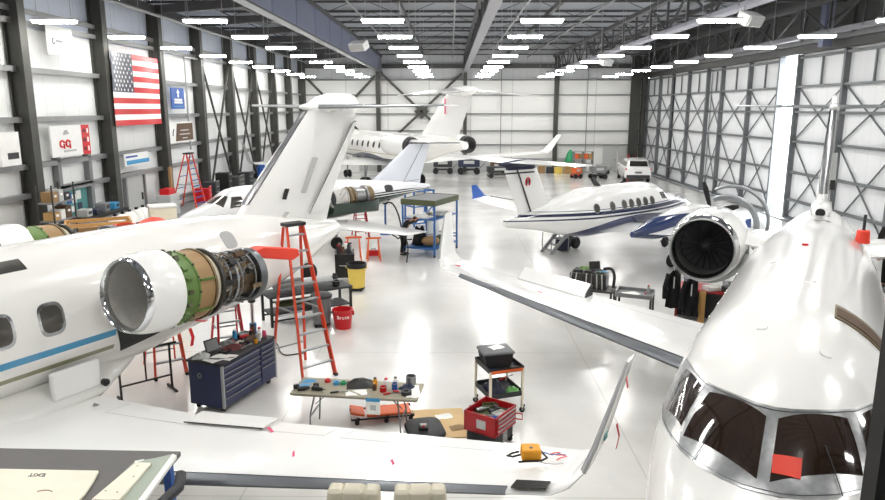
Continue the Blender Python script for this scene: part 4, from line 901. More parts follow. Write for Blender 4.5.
for x, y, m, l in ((-.6, .2, 'red', 'red squeeze bottle lying at the back of the folding table'), (-.42, .12, 'sky_blue', 'light blue tape roll on the folding table'), (-.3, .14, 'green', 'green roll of tape on the folding table')):
    one(MB().lathe([(.03, 0), (.055, 0), (.055, .05), (.03, .05), (.03, 0)], n=18), 'tape_roll' if 'roll' in l else 'squeeze_bottle', m, l, 'tape' if 'roll' in l else 'bottle', on(FT, x, y, W))
cloth('tool_bag', 'slumped black tool bag in the middle of the folding table', on(FT, .0, .14, W), .1, .46, .36, .13, 'black', 8, 'bag')
papers('white sheet at the front middle of the folding table', on(FT, .02, -.2, W), .2, .36, .22)
jar('bottle', 'amber bottle with a dark cap on the folding table', 'bottle', on(FT, .28, .1, W), .04, .17, 'amber', 'olive'); jar('bottle', 'small brown bottle in front of the amber one on the folding table', 'bottle', on(FT, .3, -.04, W), .035, .13, 'brown', 'amber')
jar('bottle', 'white bottle with a red label band on the folding table', 'bottle', on(FT, .48, .08, W), .045, .18, 'paper', 'red'); can('can', 'red can on the folding table', 'can', on(FT, .46, -.08, W), .06, .09, 'red'); jar('bottle', 'white bottle with a dark olive cap at the table\'s middle back', 'bottle', on(FT, .62, .2, W), .04, .16, 'paper', 'olive')
can('can', 'blue can beside the red tools on the folding table', 'can', on(FT, .64, .02, W), .05, .12, 'blue')
handtool('screwdriver', 'red-handled screwdriver at the front of the folding table', on(FT, .6, -.18, W), .5, .24, 'red'); handtool('pliers', 'red pliers beside the black roll on the folding table', on(FT, .74, -.12, W), -.6, .22, 'red'); handtool('ratchet', 'steel ratchet on the folding table front edge', on(FT, -.28, -.24, W), .3, .28, 'black')
cloth('glove', 'dark blue work glove on the folding table', on(FT, .84, .12, W), .8, .28, .2, .1, 'navy', 11, 'glove')
one(MB().lathe([(.04, 0), (.09, 0), (.09, .07), (.04, .07), (.04, 0)], n=20), 'tape_roll', 'charcoal', 'black roll of tape on the folding table near the steel pot', 'tape', on(FT, .88, -.16, W))
can('pot', 'shiny steel pot on the right part of the folding table', 'pot', on(FT, 1.0 - .12, .06 - .04 + .26, W), .09, .16, 'metal'); o = papers('large white sheet with a round mark at the right end of the folding table', on(FT, .98 - .02, -.02, W + .004), .1, .24, .5)
p = papers('white sheet hanging at the right end of the table', on(FT, 1.0, -.2, W + .008), 0, .2, .2)
t = T('paper_tag', 'white tag with a blue header hanging from the front of the folding table', 'tag', on(FT, .35, -.375, .6), math.radians(-7)); MB().box((0, 0, 0), (.24, .006, .28)).b('card', 'paper', t); MB().box((0, -.005, .12), (.24, .004, .06)).b('header', 'sky_blue', t); MB().box((0, -.005, -.02), (.1, .004, .09)).b('print_block', 'grey_light', t)
# mechanics' creeper
cr = T('creeper', 'orange padded mechanic\'s creeper on casters beneath the folding table', 'creeper', (-1.17, 11.62, 0), math.radians(12))
MB().box((0.06, 0, .13), (.8, .4, .05)).b('pad', 'orange', cr, bev=.02); MB().box((-.5, 0, .17), (.26, .36, .05), R=Matrix.Rotation(.25, 3, 'Y')).b('headrest', 'orange', cr, bev=.02)
MB().tube([(-.62, -.23, .1), (.5, -.23, .1), (.5, .23, .1), (-.62, .23, .1)], .018, 8, closed=True).b('frame', 'black', cr)
for x in (-.52, 0, .44):
    for y in (-.23, .23): caster(x, y, cr, .04)

# red tool box with its cart
rt = T('tool_box', 'red tool box with open top full of tools on a low cart', 'tool box', (.68, 10.66, 0), math.radians(-34))
MB().box((0, 0, .2), (.54, .6, .2)).b('cart_base', 'charcoal', rt, bev=.01)
g = MB().box((0, 0, .32), (.6, .68, .03))
for s in (-1, 1): g.box((s * .29, 0, .47), (.02, .68, .34)).box((0, s * .33, .47), (.6, .02, .34))
g.b('case', 'red_chest', rt)
for k in range(4): d = MB().box((.308, 0, .365 + .072 * k), (.02, .6, .06)).b('drawer', 'red_chest', rt); MB().box((.322, 0, .39 + .072 * k), (.012, .56, .016)).b('drawer_pull', 'steel_light', d)
MB().box((0.03, -.345, .47), (.17, .006, .15)).b('sticker', 'grey_light', rt)
for k in range(4): MB().box((.276, .02, .13 + .045 * k), (.008, .14, .025)).b('vent_label', 'grey_light', rt)
MB().box((0, 0, .52), (.56, .64, .02)).b('till', 'olive', rt)
for x in (-.24, .24):
    for y in (-.26, .26): caster(x, y, rt, .04)
handle((.3, .3, .5), (.3, .3, .4), (.12, .04, .0), rt, 'red')
RT = Matrix.Translation((.68, 10.66, 0)) @ Matrix.Rotation(math.radians(-34), 4, 'Z'); W = .532
gun('grinder', 'silver angle grinder lying in the red tool box', on(RT, -.16, -.02, W), .5, 'metal', 'grinder'); gun('drill', 'dark drill in the back of the red tool box', on(RT, .02, .18, W), 1.9, 'charcoal')
tray('parts_tray', 'olive metal tray in the red tool box', 'tray', on(RT, -.12, .2, W), .1, .26, .16, .06, 'olive'); cloth('rag', 'blue rag at the corner of the red tool box', on(RT, .2, -.2, W), .3, .2, .16, .09, 'blue', 21, 'rag')
tray('parts_tray', 'white tray of bits in the red tool box', 'tray', on(RT, .16, .02, W), .7, .22, .16, .05, 'grey_light'); handtool('ratchet', 'steel ratchet across the red tool box', on(RT, -.04, -.2, W), .2, .3, 'metal'); handtool('screwdriver', 'yellow-handled screwdriver in the red tool box', on(RT, .22, .2, W), 1.3, .22, 'yellow')
cloth('bag', 'black bag slumped against the front of the red tool box', (.27, 10.3, .0), -.6, .36, .26, .26, 'black_cloth', 23, 'bag'); cloth('rag', 'orange rag at the foot of the red tool box', (.58, 10.22, .0), -.6, .2, .16, .14, 'orange', 24, 'rag')
# tall tray cart carrying the bin
kc = T('tray_cart', 'grey two-tier tray cart with a lidded bin on top, behind the red tool box', 'cart', (.92, 12.08, 0), math.radians(20))
for z, m in ((.82, 'black'), (.34, 'charcoal')):
    g = MB().box((0, 0, z), (.66, .72, .02))
    for s in (-1, 1): g.box((s * .33, 0, z + .04), (.015, .72, .09)).box((0, s * .36, z + .04), (.66, .015, .09))
    g.b('tray', m, kc)
MB().box((.0, -.375, .85), (.62, .008, .05)).b('edge_strip', 'orange', kc)
for x in (-.32, .32):
    for y in (-.35, .35): MB().box((x, y, .45), (.04, .04, .82)).b('leg', 'cream', kc); caster(x, y, kc, .05)
KC = Matrix.Translation((.92, 12.08, 0)) @ Matrix.Rotation(math.radians(20), 4, 'Z')
bn = T('storage_bin', 'dark grey lidded plastic storage bin on the tray cart', 'bin', on(KC, -.04, .08, 0.832), math.radians(15))
MB().loft([[(sx * a, sy * b_, z) for sx, sy in ((-1, -1), (1, -1), (1, 1), (-1, 1))] for a, b_, z in ((.24, .19, 0), (.28, .22, .24), (.29, .23, .25))]).b('tub', 'charcoal', bn, bev=.012)
MB().loft([[(sx * a, sy * b_, z) for sx, sy in ((-1, -1), (1, -1), (1, 1), (-1, 1))] for a, b_, z in ((.3, .24, .25), (.3, .24, .29), (.27, .21, .31))]).b('lid', 'grey', bn, bev=.012)
for s in (-1, 1): MB().box((s * .29, 0, .2), (.03, .14, .03)).b('grip', 'charcoal', bn)
papers('white paper on the lid of the grey storage bin', on(KC, -.02, .1, 1.145), .6, .26, .2); papers('orange slip on the tray beside the grey bin', on(KC, .15, -.26, 0.832), .3, .26, .08, 'orange'); handtool('flashlight', 'blue flashlight on the tray beside the grey bin', on(KC, -.16, -.27, 0.832), .1, .2, 'blue', cat='flashlight')
cloth('rag', 'yellow-green rag on the tray cart\'s lower shelf', on(KC, .2, -.2, .352), .2, .24, .22, .14, 'lime', 25, 'rag'); cloth('tool_bag', 'navy tool bag on the tray cart\'s lower shelf', on(KC, -.1, .0, .352), .5, .36, .4, .24, 'navy', 26, 'bag'); handtool('pry_bar', 'red pry bar leaning on the tray cart\'s lower shelf', on(KC, .1, -.1, .60), .8, .34, 'red', cat='pry bar')
# plywood board with black seat pad
one(MB().box((0, 0, .012), (.95, 1.15, .024)), 'plywood_board', 'plywood', 'plywood board lying on the floor left of the red tool box', 'board', (-.17, 11.35, 0), .12)
o = T('seat_pad', 'black padded cushion lying on the plywood board', 'cushion', (-.42, 10.98, .026), .25); MB().loft([[(a * math.copysign(abs(math.cos(t)) ** .5, math.cos(t)), b_ * math.copysign(abs(math.sin(t)) ** .5, math.sin(t)), z) for t in [2 * PI * k / 32 for k in range(32)]] for a, b_, z in ((.30, .36, 0), (.33, .39, .05), (.31, .37, .1), (.24, .3, .125))]).b('padding', 'charcoal', o)
t = T('multimeter', 'small black meter with a pale dial lying on the black cushion', 'meter', (-.44, 10.86, .152), .1); MB().box((0, 0, .03), (.15, .2, .06)).b('casing', 'black', t, bev=.012); MB().box((0, .03, .062), (.11, .08, .006)).b('display', 'grey_light', t); MB().lathe([(0, .0), (.025, .0), (.02, .018), (0, .018)], (0, -.05, .06)).b('dial', 'red', t)
papers('white sheet on the plywood board', (-.1, 11.6, .026), .3, .3, .2); cloth('rag', 'tan cloth on the plywood board beside the tool box', (.14, 11.15, .026), .3, .26, .2, .05, 'tan', 31, 'rag')
# yellow pack and leads lying on the left wing
pk = T('test_set', 'amber test set with a black strap lying on the left jet\'s wing', 'test set', (.91, 7.08, 1.66), .0)
MB().box((0, 0, .07), (.22, .2, .14)).b('casing', 'amber', pk, bev=.025); MB().lathe([(0, 0), (.02, 0), (.018, .006), (0, .008)], (0, -.02, .14)).b('badge', 'grey', pk); MB().tube([(-.1, 0, .05), (-.2, -.02, .03), (-.26, .02, .02), (-.2, .08, .02), (-.12, .1, .03)], .012, 6).b('strap', 'black', pk); MB().tube([(-.15, -.12, .02), (-.05, -.12, .03), (.1, -.11, .03), (.18, -.04, .03), (.12, .06, .06)], .012, 6).b('strap', 'black', pk)
one(MB().tube([(0, 0, .02), (.08, .05, .02), (.16, 0, .018), (.24, .03, .015), (.32, 0, .015)], .006, 6), 'test_lead', 'blue', 'thin blue lead trailing from the amber test set', 'cable', (.99, 7.12, 1.665)); one(MB().tube([(0, 0, .02), (.1, -.05, .02), (.2, -.06, .015), (.3, -.04, .012)], .005, 6), 'test_lead', 'grey_light', 'thin pale lead lying in front of the amber test set', 'cable', (.95, 6.98, 1.665))
for k, (x, y, a) in enumerate(((1.2, 7.16, .3), (1.26, 7.1, -.3), (1.24, 7.04, .6))): one(MB().sheet([[(-.06, -.008, .004), (-.06, .008, .004)], [(.0, -.008, .015), (.0, .008, .015)], [(.06, -.01, .004), (.06, .01, .004)]], .004), 'clip', 'red_vinyl', ('farther red clip at the end of the leads on the wing', 'middle red clip at the end of the leads on the wing', 'nearest red clip at the end of the leads on the wing')[k], 'clip', (x, y, 1.675), a, 'red clips on the wing')

# red bucket and bins
bk = T('bucket', 'large red round bucket with white lettering on the floor', 'bucket', (-2.72, 16.8, 0))
MB().lathe([(0, 0), (.2, 0), (.21, .02), (.25, .46), (.27, .47), (.27, .5), (.24, .5), (.235, .46), (.19, .04), (0, .03)], n=32).b('tub', 'red', bk); MB().tube([(.27 * math.cos(a), .27 * math.sin(a), .46 - .1 * math.sin((a - .2) )) for a in [.2 + PI * k / 10 * .9 for k in range(11)]], .008, 6).b('bail', 'black', bk); MB().box((.27, 0, .4), (.04, .08, .1)).b('lug', 'red', bk)
for i, ch in enumerate('Brute'):
    a = -PI / 2 + (i - 2) * .27 + .2; text(ch, 'lettering', 'paper', bk, frame((.2405 * math.cos(a), .2405 * math.sin(a), .33), (-math.sin(a), math.cos(a), 0), (math.cos(a) * .09, math.sin(a) * .09, 1)), .13, .006)
def wheeled_bin(label, loc, r, h, m, lid, lidm):
    t = T('trash_bin', label, 'bin', loc); MB().lathe([(0, .1), (r * .82, .1), (r, h), (r * 1.05, h), (r * 1.05, h - .04), (r * 1.0, h - .04)], n=28).b('tub', m, t)
    if lid: MB().lathe([(r * 1.07, h - .03), (r * 1.07, h + .02), (r * .8, h + .07), (0, h + .09)], n=28).b('lid', lidm, t)
    else: MB().lathe([(r * 1.07, h - .12), (r * 1.07, h + .01), (r * .98, h + .01), (r * .9, h - .3), (0, h - .32)], n=28).b('liner_bag', lidm, t)
    MB().lathe([(0, .07), (r * .85, .07), (r * .85, .11), (0, .11)], n=20).b('dolly', 'black', t)
    for k in range(4): caster(math.cos(k * PI / 2 + .7) * r * .7, math.sin(k * PI / 2 + .7) * r * .7, t, .04)
    for s in (-1, 1): MB().box((s * r * 1.04, 0, h * .86), (.05, .12, .05)).b('grip', m, t)
wheeled_bin('grey lidded trash bin standing behind the red bucket', (-3.27, 16.9, 0), .26, .82, 'grey', True, 'charcoal')
wheeled_bin('yellow trash bin with a black liner standing on the open floor', (-2.85, 20.5, 0), .29, .85, 'yellow', False, 'black')

# black workbench left of the bucket with panels and hoses
wb = T('workbench', 'low black steel workbench behind the orange stepladder', 'workbench', (-3.8, 17.68, 0), math.radians(33))
MB().box((0, 0, .78), (2.3, .8, .05)).b('top', 'charcoal', wb); MB().box((0, 0, .3), (2.2, .7, .03)).b('shelf', 'charcoal', wb)
for x in (-1.1, 1.1):
    for y in (-.36, .36): MB().box((x, y, .39), (.06, .06, .78)).b('leg', 'black', wb)
MB().bar((-1.1, -.36, .15), (1.1, -.36, .15), .04).bar((-1.1, .36, .15), (1.1, .36, .15), .04).b('stretcher', 'black', wb)
WB = Matrix.Translation((-3.8, 17.68, 0)) @ Matrix.Rotation(math.radians(33), 4, 'Z')
def cowl_panel(label, loc, rz, l, m, r=.4, tilt=0):
    g = [[(-l / 2 + l * i / 6, r * math.sin(a), r * math.cos(a) - r * .6) for a in [-.8 + 1.6 * j / 8 for j in range(9)]] for i in range(7)]; return one(MB().sheet(g, .02), 'cowl_panel', m, label, 'panel', loc, rz)
cowl_panel('curved dark grey cowl panel lying at the near end of the black workbench', on(WB, -.6, 0, .93), .7, .9, 'steel_dark'); cowl_panel('curved dark cowl panel on the shelf of the black workbench', on(WB, -.3, 0, .43), .55, 1.2, 'olive', .3); cowl_panel('curved silver cowl panel at the middle of the black workbench', on(WB, .3, .05, .93), .5, .8, 'steel_light', .3)
t = T('office_chair', 'black swivel chair pushed behind the black workbench', 'chair', (-3.9, 18.75, 0), .4); MB().ell((0, 0, .52), (.26, .26, .06)).b('seat', 'black', t); MB().ell((0, .24, .92), (.24, .06, .3)).b('backrest', 'black', t); MB().cyl((0, 0, .1), (0, 0, .5), .03).b('post', 'metal', t); MB().bar((0, .2, .52), (0, .28, .8), .05).b('back_support', 'black', t)
for k in range(5): a = k * 2 * PI / 5; MB().bar((0, 0, .12), (.28 * math.cos(a), .28 * math.sin(a), .08), .04).b('foot', 'black', t); caster(.28 * math.cos(a), .28 * math.sin(a), t, .035)
jar('bottle', 'dark jug on the far end of the black workbench', 'bottle', on(WB, .85, .1, .805), .08, .28, 'charcoal', 'black'); can('can', 'black pot on the black workbench beside the jug', 'can', on(WB, .75, -.22, .805), .1, .16, 'black')
one(MB().tube(curve([(-4.5, 15.9, .02), (-4.1, 15.5, .02), (-3.9, 15.0, .02), (-3.7, 14.75, .02), (-3.3, 14.9, .02)]), .015, 6), 'air_hose', 'black', 'black air hose snaking on the floor under the orange stepladder', 'hose')
# black cart with bottles
bc = T('utility_cart', 'black utility cart crowded with bottles and tools beside the yellow bin', 'cart', (-3.38, 21.6, 0), .15)
for z in (.25, .95): MB().box((0, 0, z), (.62, .9, .05)).b('shelf', 'black', bc)
MB().box((0, -.43, .6), (.6, .03, .66)).box((-.29, 0, .6), (.03, .88, .66)).b('side_panel', 'black', bc)
for x in (-.28, .28):
    for y in (-.42, .42): MB().box((x, y, .5), (.05, .05, .95)).b('post', 'black', bc); caster(x, y, bc, .06)
papers('white notice on the front of the black utility cart', (-3.32, 21.12, .62), 0, .3, .02)
BC = Matrix.Translation((-3.38, 21.6, 0)) @ Matrix.Rotation(.15, 4, 'Z')
for k, (x, y, r, h, m, cm, l) in enumerate(((-.2, -.3, .05, .3, 'black', 'red', 'black spray bottle at the front of the black utility cart'), (-.04, -.25, .05, .26, 'brown', 'grey_light', 'brown bottle at the front of the black utility cart'), (.14, -.3, .06, .36, 'charcoal', 'black', 'tall dark bottle at the front right of the black utility cart'), (.2, .0, .05, .3, 'steel_light', 'black', 'silver can in the middle of the black utility cart'), (-.12, .1, .07, .24, 'maroon', 'black', 'maroon bottle in the middle of the black utility cart'), (.05, .3, .06, .28, 'paper', 'pink', 'white bottle at the back of the black utility cart'))): jar('bottle', l, 'bottle', on(BC, x, y, .975), r, h, m, cm)
cloth('rag', 'dark rag heaped on the black utility cart', on(BC, .1, -.1, .975), .3, .3, .26, .14, 'charcoal', 41, 'rag')
# sawhorses under the wing tip and red box
def sawhorse(label, loc, rz, l, h, m, sh='sawhorse'):
    t = T(sh, label, 'sawhorse', loc, rz); MB().box((0, 0, h - .03), (l, .08, .06)).b('beam', m, t)
    for s in (-1, 1):
        for y in (-1, 1): MB().bar((s * (l / 2 - .1), y * .04, h - .06), (s * (l / 2 - .04), y * .26, 0), .035, .045).b('leg', m, t)
        MB().bar((s * (l / 2 - .07), -.16, h * .42), (s * (l / 2 - .07), .16, h * .42), .03).b('brace', m, t)
    return t
sawhorse('orange sawhorse under the green-bellied jet\'s wing, left one', (-3.55, 24.9, 0), .2, .6, .86, 'orange'); sawhorse('orange sawhorse under the green-bellied jet\'s wing tip, right one', (-2.8, 24.75, 0), .2, .55, .86, 'orange')
t = T('tool_case', 'small red tool case on the floor under the wing', 'case', (-2.9, 25.62, 0), .1); MB().box((0, 0, .1), (.38, .26, .2)).b('shell', 'red', t, bev=.02); handle((-.08, 0, .2), (.08, 0, .2), (0, 0, .05), t, 'black')
one(MB().tube(curve([(0, 0, 1.02), (.15, -.1, .95), (.25, -.2, .9), (.35, -.15, .98), (.5, -.2, .93), (.6, -.25, .6), (.55, -.25, .03)]), .025, 7), 'hose', 'black', 'black hose hanging from the green-bellied jet\'s wing tip', 'hose', (-2.1, 24.5, 0)); one(MB().tube(curve([(-2.75, 29.6, 1.5), (-2.45, 29.4, 1.45), (-2.2, 29.2, 1.0), (-2.05, 29.0, .4), (-1.95, 28.8, .03), (-1.6, 28.7, .03)]), .035, 7), 'hose', 'black', 'black hose drooping from the green belly to the floor', 'hose')
# black trestle under the fuselage
tr = T('trestle', 'black steel trestle rack standing under the left jet\'s belly', 'trestle', (-5.9, 12.55, 0), math.radians(42))
for x in (-.48, .48): MB().bar((x, 0, 0), (x, 0, .95), .035).b('post', 'black', tr)
MB().bar((-.62, 0, .95), (.62, 0, .95), .035).b('rail', 'black', tr); MB().bar((-.48, 0, .3), (.48, 0, .3), .03).b('lower_rail', 'black', tr); MB().bar((0, 0, .3), (0, 0, .95), .025).b('middle_post', 'black', tr)
for x in (-.48, .48): MB().bar((x, -.25, .02), (x, .25, .02), .04).b('foot', 'black', tr)
# ------------------------------------------------------------------ further carts and stands
sc_ = T('shelf_cart', 'tall blue-framed shelf cart with a dark green tray top on the open floor', 'cart', (-.75, 26.35, 0), math.radians(65))
for x in (-1.0, 1.0):
    for y in (-.67, .67): MB().box((x, y, 1.0), (.06, .06, 1.9)).b('post', 'blue_stand', sc_); caster(x, y, sc_, .06)
g = MB().box((0, 0, 1.96), (2.1, 1.44, .03))
for s in (-1, 1): g.box((s * 1.04, 0, 2.06), (.03, 1.44, .2)).box((0, s * .71, 2.06), (2.1, .03, .2))
g.b('top_tray', 'olive', sc_)
MB().box((0, 0, 2.13), (2.0, 1.36, .03)).b('top_sheet', 'grey', sc_)
MB().box((0, 0, 1.42), (2.0, 1.34, .04)).b('shelf', 'blue_stand', sc_); MB().box((0, 0, .3), (2.0, 1.34, .05)).b('shelf', 'blue_stand', sc_)
for z in (.5, .62): MB().bar((1.0, -.67, z), (1.0, .67, z), .04).b('end_rail', 'blue_stand', sc_)
SCM = Matrix.Translation((-.75, 26.35, 0)) @ Matrix.Rotation(math.radians(65), 4, 'Z')
for k, (x, y, z, w_, d_, m, l) in enumerate(((-.3, .1, 1.44, 1.2, .9, 'white_paint', 'white panel lying on the blue cart\'s middle shelf'), (.45, -.1, 1.44, .8, .8, 'cream', 'cream panel lying on the right of the blue cart\'s middle shelf'), (.3, -.2, 1.47, 1.3, .5, 'steel_light', 'silver panel stacked on the blue cart\'s middle shelf'))): one(MB().box((0, 0, .02), (w_, d_, .03)), 'trim_panel', m, l, 'panel', on(SCM, x, y, z), math.radians(65 + 6 * k))
o = one(MB().box((0, 0, .5), (1.0, .04, .98)), 'trim_panel', 'white_paint', 'large white panel standing upright at the right end of the blue cart', 'panel', on(SCM, .42, .1, .33), math.radians(65))
t = T('duffel_bag', 'tan bag on the blue cart\'s bottom shelf', 'bag', on(SCM, -.5, -.25, .33), .3); MB().ell((0, 0, .2), (.36, .24, .2)).b('body', 'tan', t); handle((-.12, 0, .36), (.12, 0, .36), (0, 0, .1), t, 'brown')
cloth('cover', 'dark quilted cover heaped on the blue cart\'s bottom shelf', on(SCM, .3, -.2, .33), .4, .9, .7, .3, 'olive', 51, 'cover'); cloth('jacket', 'black jacket hanging in the blue cart behind the person', on(SCM, -.35, .3, .33), .6, .5, .5, .95, 'black_cloth', 52, 'jacket')
# blue stand under the small jet's tail
bs = T('tail_stand', 'blue tubular stand beneath the tail of the green-bellied jet', 'stand', (-1.45, 32.6, 0), .6)
for x in (-.55, .55):
    for y in (-.4, .4): MB().box((x, y, .85), (.07, .07, 1.7)).b('post', 'blue_stand', bs)
for z in (.15, .95, 1.68): MB().bar((-.55, -.4, z), (.55, -.4, z), .06).bar((-.55, .4, z), (.55, .4, z), .06).bar((-.55, -.4, z), (-.55, .4, z), .06).bar((.55, -.4, z), (.55, .4, z), .06).b('rail', 'blue_stand', bs)
MB().bar((-.55, -.4, .15), (.55, -.4, .95), .05).b('diagonal', 'blue_stand', bs)
t = T('tail_post', 'thin blue support post under the green belly', 'stand', (-2.85, 30.1, 0)); MB().cyl((0, 0, .05), (0, 0, 1.35), .045).b('tube', 'blue_stand', t); MB().lathe([(0, 0), (.26, 0), (.24, .05), (0, .06)]).b('foot_plate', 'blue_stand', t); MB().box((0, 0, 1.38), (.2, .2, .06)).b('head_pad', 'rubber', t)
# bench and tray cart beyond the right wing
eb = T('equipment_stand', 'grey steel stand carrying a dark equipment assembly beyond the right jet\'s wing', 'stand', (3.75, 17.75, 0), math.radians(-22))
MB().box((0, 0, .82), (1.25, .7, .05)).b('top', 'steel_dark', eb); MB().box((0, 0, .35), (1.2, .66, .04)).b('shelf', 'steel_dark', eb)
for x in (-.58, .58):
    for y in (-.3, .3): MB().box((x, y, .41), (.05, .05, .82)).b('leg', 'steel_dark', eb)
EB_ = Matrix.Translation((3.75, 17.75, 0)) @ Matrix.Rotation(math.radians(-22), 4, 'Z')
t = T('equipment_box', 'dark boxy equipment unit with pipes on the grey stand', 'equipment', on(EB_, -.05, 0, .845), math.radians(-22)); MB().box((0, 0, .2), (.95, .5, .4)).b('casing', 'metal_dark', t, bev=.02)
for k in range(7): MB().tube([(-.45 + .14 * k, -.27, .02), (-.45 + .14 * k, -.29, .2), (-.42 + .13 * k, -.24, .42)], .018, 6).b('pipe', random.choice(['metal', 'steel_light', 'metal_dark']), t)
for x in (-.3, 0, .3): MB().box((x, 0, .43), (.2, .36, .08)).b('module', random.choice(['charcoal', 'olive', 'metal_dark']), t, bev=.01)
one(MB().lathe([(0, 0), (.17, 0), (.17, .04), (.05, .5), (0, .52)], n=20), 'floor_cone', 'black', 'black cone standing on the floor at the left of the grey equipment stand', 'cone', (2.95, 18.2, .0))
cloth('wire_bundle', 'green wiring bundle on top of the dark equipment', on(EB_, -.2, .1, 1.31), .2, .3, .24, .09, 'green_zinc', 61, 'wiring'); t = T('laptop', 'open laptop on top of the dark equipment', 'laptop', on(EB_, .12, .02, 1.31), .2); MB().box((0, 0, .01), (.3, .22, .02)).b('base', 'charcoal', t); MB().box((0, .12, .11), (.3, .015, .2), R=Matrix.Rotation(-.25, 3, 'X')).b('screen', 'black', t)
papers('light blue wipe on the dark equipment', on(EB_, .3, -.1, 1.31), .2, .2, .16, 'sky_blue'); one(MB().tube(curve([on(EB_, .3, .1, 1.34), on(EB_, .5, .08, 1.36), on(EB_, .6, 0, 1.2), on(EB_, .6, -.1, .89)]), .04, 8), 'hose', 'black', 'thick black hose curving over the right of the dark equipment', 'hose')
tc2 = T('tray_cart', 'grey tray cart with a raised rim standing beside the right jet\'s wing', 'cart', (4.75, 17.1, 0), math.radians(-22))
for z, m in ((.82, 'steel_mid'), (.2, 'steel_dark')):
    g = MB().box((0, 0, z), (.9, .72, .02))
    for s in (-1, 1): g.box((s * .45, 0, z + .04), (.02, .72, .1)).box((0, s * .36, z + .04), (.9, .02, .1))
    g.b('tray', m, tc2)
for x in (-.43, .43):
    for y in (-.34, .34): MB().box((x, y, .46), (.05, .05, .8)).b('leg', 'steel_dark', tc2); caster(x, y, tc2, .05)
T2 = Matrix.Translation((4.75, 17.1, 0)) @ Matrix.Rotation(math.radians(-22), 4, 'Z')
papers('folded white sheet in the grey tray cart', on(T2, -.1, 0, .835), .2, .4, .3); handtool('screwdriver', 'red screwdriver in the grey tray cart', on(T2, .25, .15, .835), 1.2, .24, 'red'); cloth('rag', 'red rag on the lower tray of the grey cart', on(T2, .2, -.15, .215), .3, .4, .3, .1, 'red', 62, 'rag'); jar('bottle', 'orange-capped bottle at the back of the grey tray cart', 'bottle', on(T2, .3, .26, .835), .04, .2, 'steel_light', 'orange')
# red cart with coats below the right engine
rc = T('service_cart', 'red-topped service cart loaded with parts below the right jet\'s engine', 'cart', (6.75, 17.3, 0), math.radians(-25))
MB().box((0, 0, .92), (1.7, .8, .06)).b('top', 'red_chest', rc); MB().box((0, .1, .5), (1.6, .5, .7)).b('cabinet', 'charcoal', rc); MB().box((0, 0, .14), (1.66, .78, .06)).b('base', 'steel_mid', rc)
for x in (-.78, .78):
    for y in (-.36, .36): MB().box((x, y, .5), (.05, .05, .8)).b('post', 'red_chest', rc); caster(x, y, rc, .06)
RC = Matrix.Translation((6.75, 17.3, 0)) @ Matrix.Rotation(math.radians(-25), 4, 'Z')
one(MB().box((0, 0, .42), (.16, .03, .84)), 'wood_plank', 'wood', 'short pale wooden plank standing on end against the red service cart', 'plank', on(RC, -.15, -.42, .1), math.radians(-25)); tray('parts_tray', 'white plastic tray on the red service cart', 'tray', on(RC, .1, -.2, .955), .2, .5, .3, .1, 'paper')
for k, (x, m, l, mm) in enumerate(((-.85, 1.45, 'left black jacket hanging from the end of the red service cart', 'black_cloth'), (-.42, 1.3, 'right black jacket hanging from the front of the red service cart', 'black_cloth'))):
    c = on(RC, x, -.56, 0); rg = random.Random(k)
    t = T('jacket', l, 'jacket', c, math.radians(-25)); g = [[(w_ * (j / 8 - .5) + .02 * rg.random(), -.05 * math.sin(j * 1.2 + i) - .04, z) for j in range(9)] for i, (z, w_) in enumerate(((m, .1), (m - .12, .26), (m - .4, .3), (m - .75, .36), (m - 1.0, .4)))]
    MB().shell(g, [[(x_, y_ + .12, z_) for x_, y_, z_ in r] for r in g]).b('body', mm, t); MB().tube([(-.12, -.08, m - .1), (-.2, -.1, m - .45), (-.2, -.12, m - .75)], [.07, .06, .05], 8).b('sleeve', mm, t); MB().tube([(0, -.1, m), (0, .1, m + .06), (0, .2, m - .05)], .012, 6).b('hook', 'steel_mid', t)
    MB().box((.02, -.115, m - .3), (.03, .01, .3)).b('lanyard', 'grey_light', t)
for k, (x, y, w_, h_, m, l) in enumerate(((-.5, .1, .3, .16, 'navy', 'navy box on the red service cart'), (.5, .15, .4, .2, 'steel_light', 'silver box on the red service cart'), (.45, -.25, .26, .12, 'charcoal', 'dark case at the front of the red service cart'))): t = T('parts_box', l, 'box', on(RC, x, y, .955), .2 * k); MB().box((0, 0, h_ / 2), (w_, .26, h_)).b('body', m, t, bev=.01); MB().box((0, 0, h_ + .01), (w_ + .02, .28, .025)).b('lid', m, t)
# steps under the turboprop
sp_ = T('airstair', 'small silver boarding steps standing beneath the turboprop\'s tail', 'steps', (4.15, 26.3, 0), .5)
for s in (-1, 1): MB().bar((-.5, s * .3, .0), (.35, s * .3, .8), .04, .14).b('stringer', 'steel_light', sp_); MB().bar((-.45, s * .3, .06), (-.45, s * .3, .75), .03).bar((-.45, s * .3, .75), (.35, s * .3, 1.2), .03).bar((.35, s * .3, 0), (.35, s * .3, 1.2), .03).b('handrail', 'steel_light', sp_)
for k in range(4): MB().box((-.36 + .22 * k, 0, .12 + .2 * k), (.2, .58, .03)).b('tread', 'steel_mid', sp_)
MB().box((.3, 0, .3), (.4, .4, .5)).b('counterweight', 'navy', sp_)
one(MB().lathe([(.0, .0), (.12, .0), (.10, .22), (0, .23)], n=20), 'intake_plug', 'red_vinyl', 'red-orange plug with a black strap on the right jet\'s far shoulder', 'plug', (7.28, 12.0, 3.17)); one(MB().box((0, 0, .16), (.05, .02, .3)), 'strap', 'charcoal', 'black strap standing up from the red-orange plug', 'strap', (7.28, 12.0, 3.36), .3)

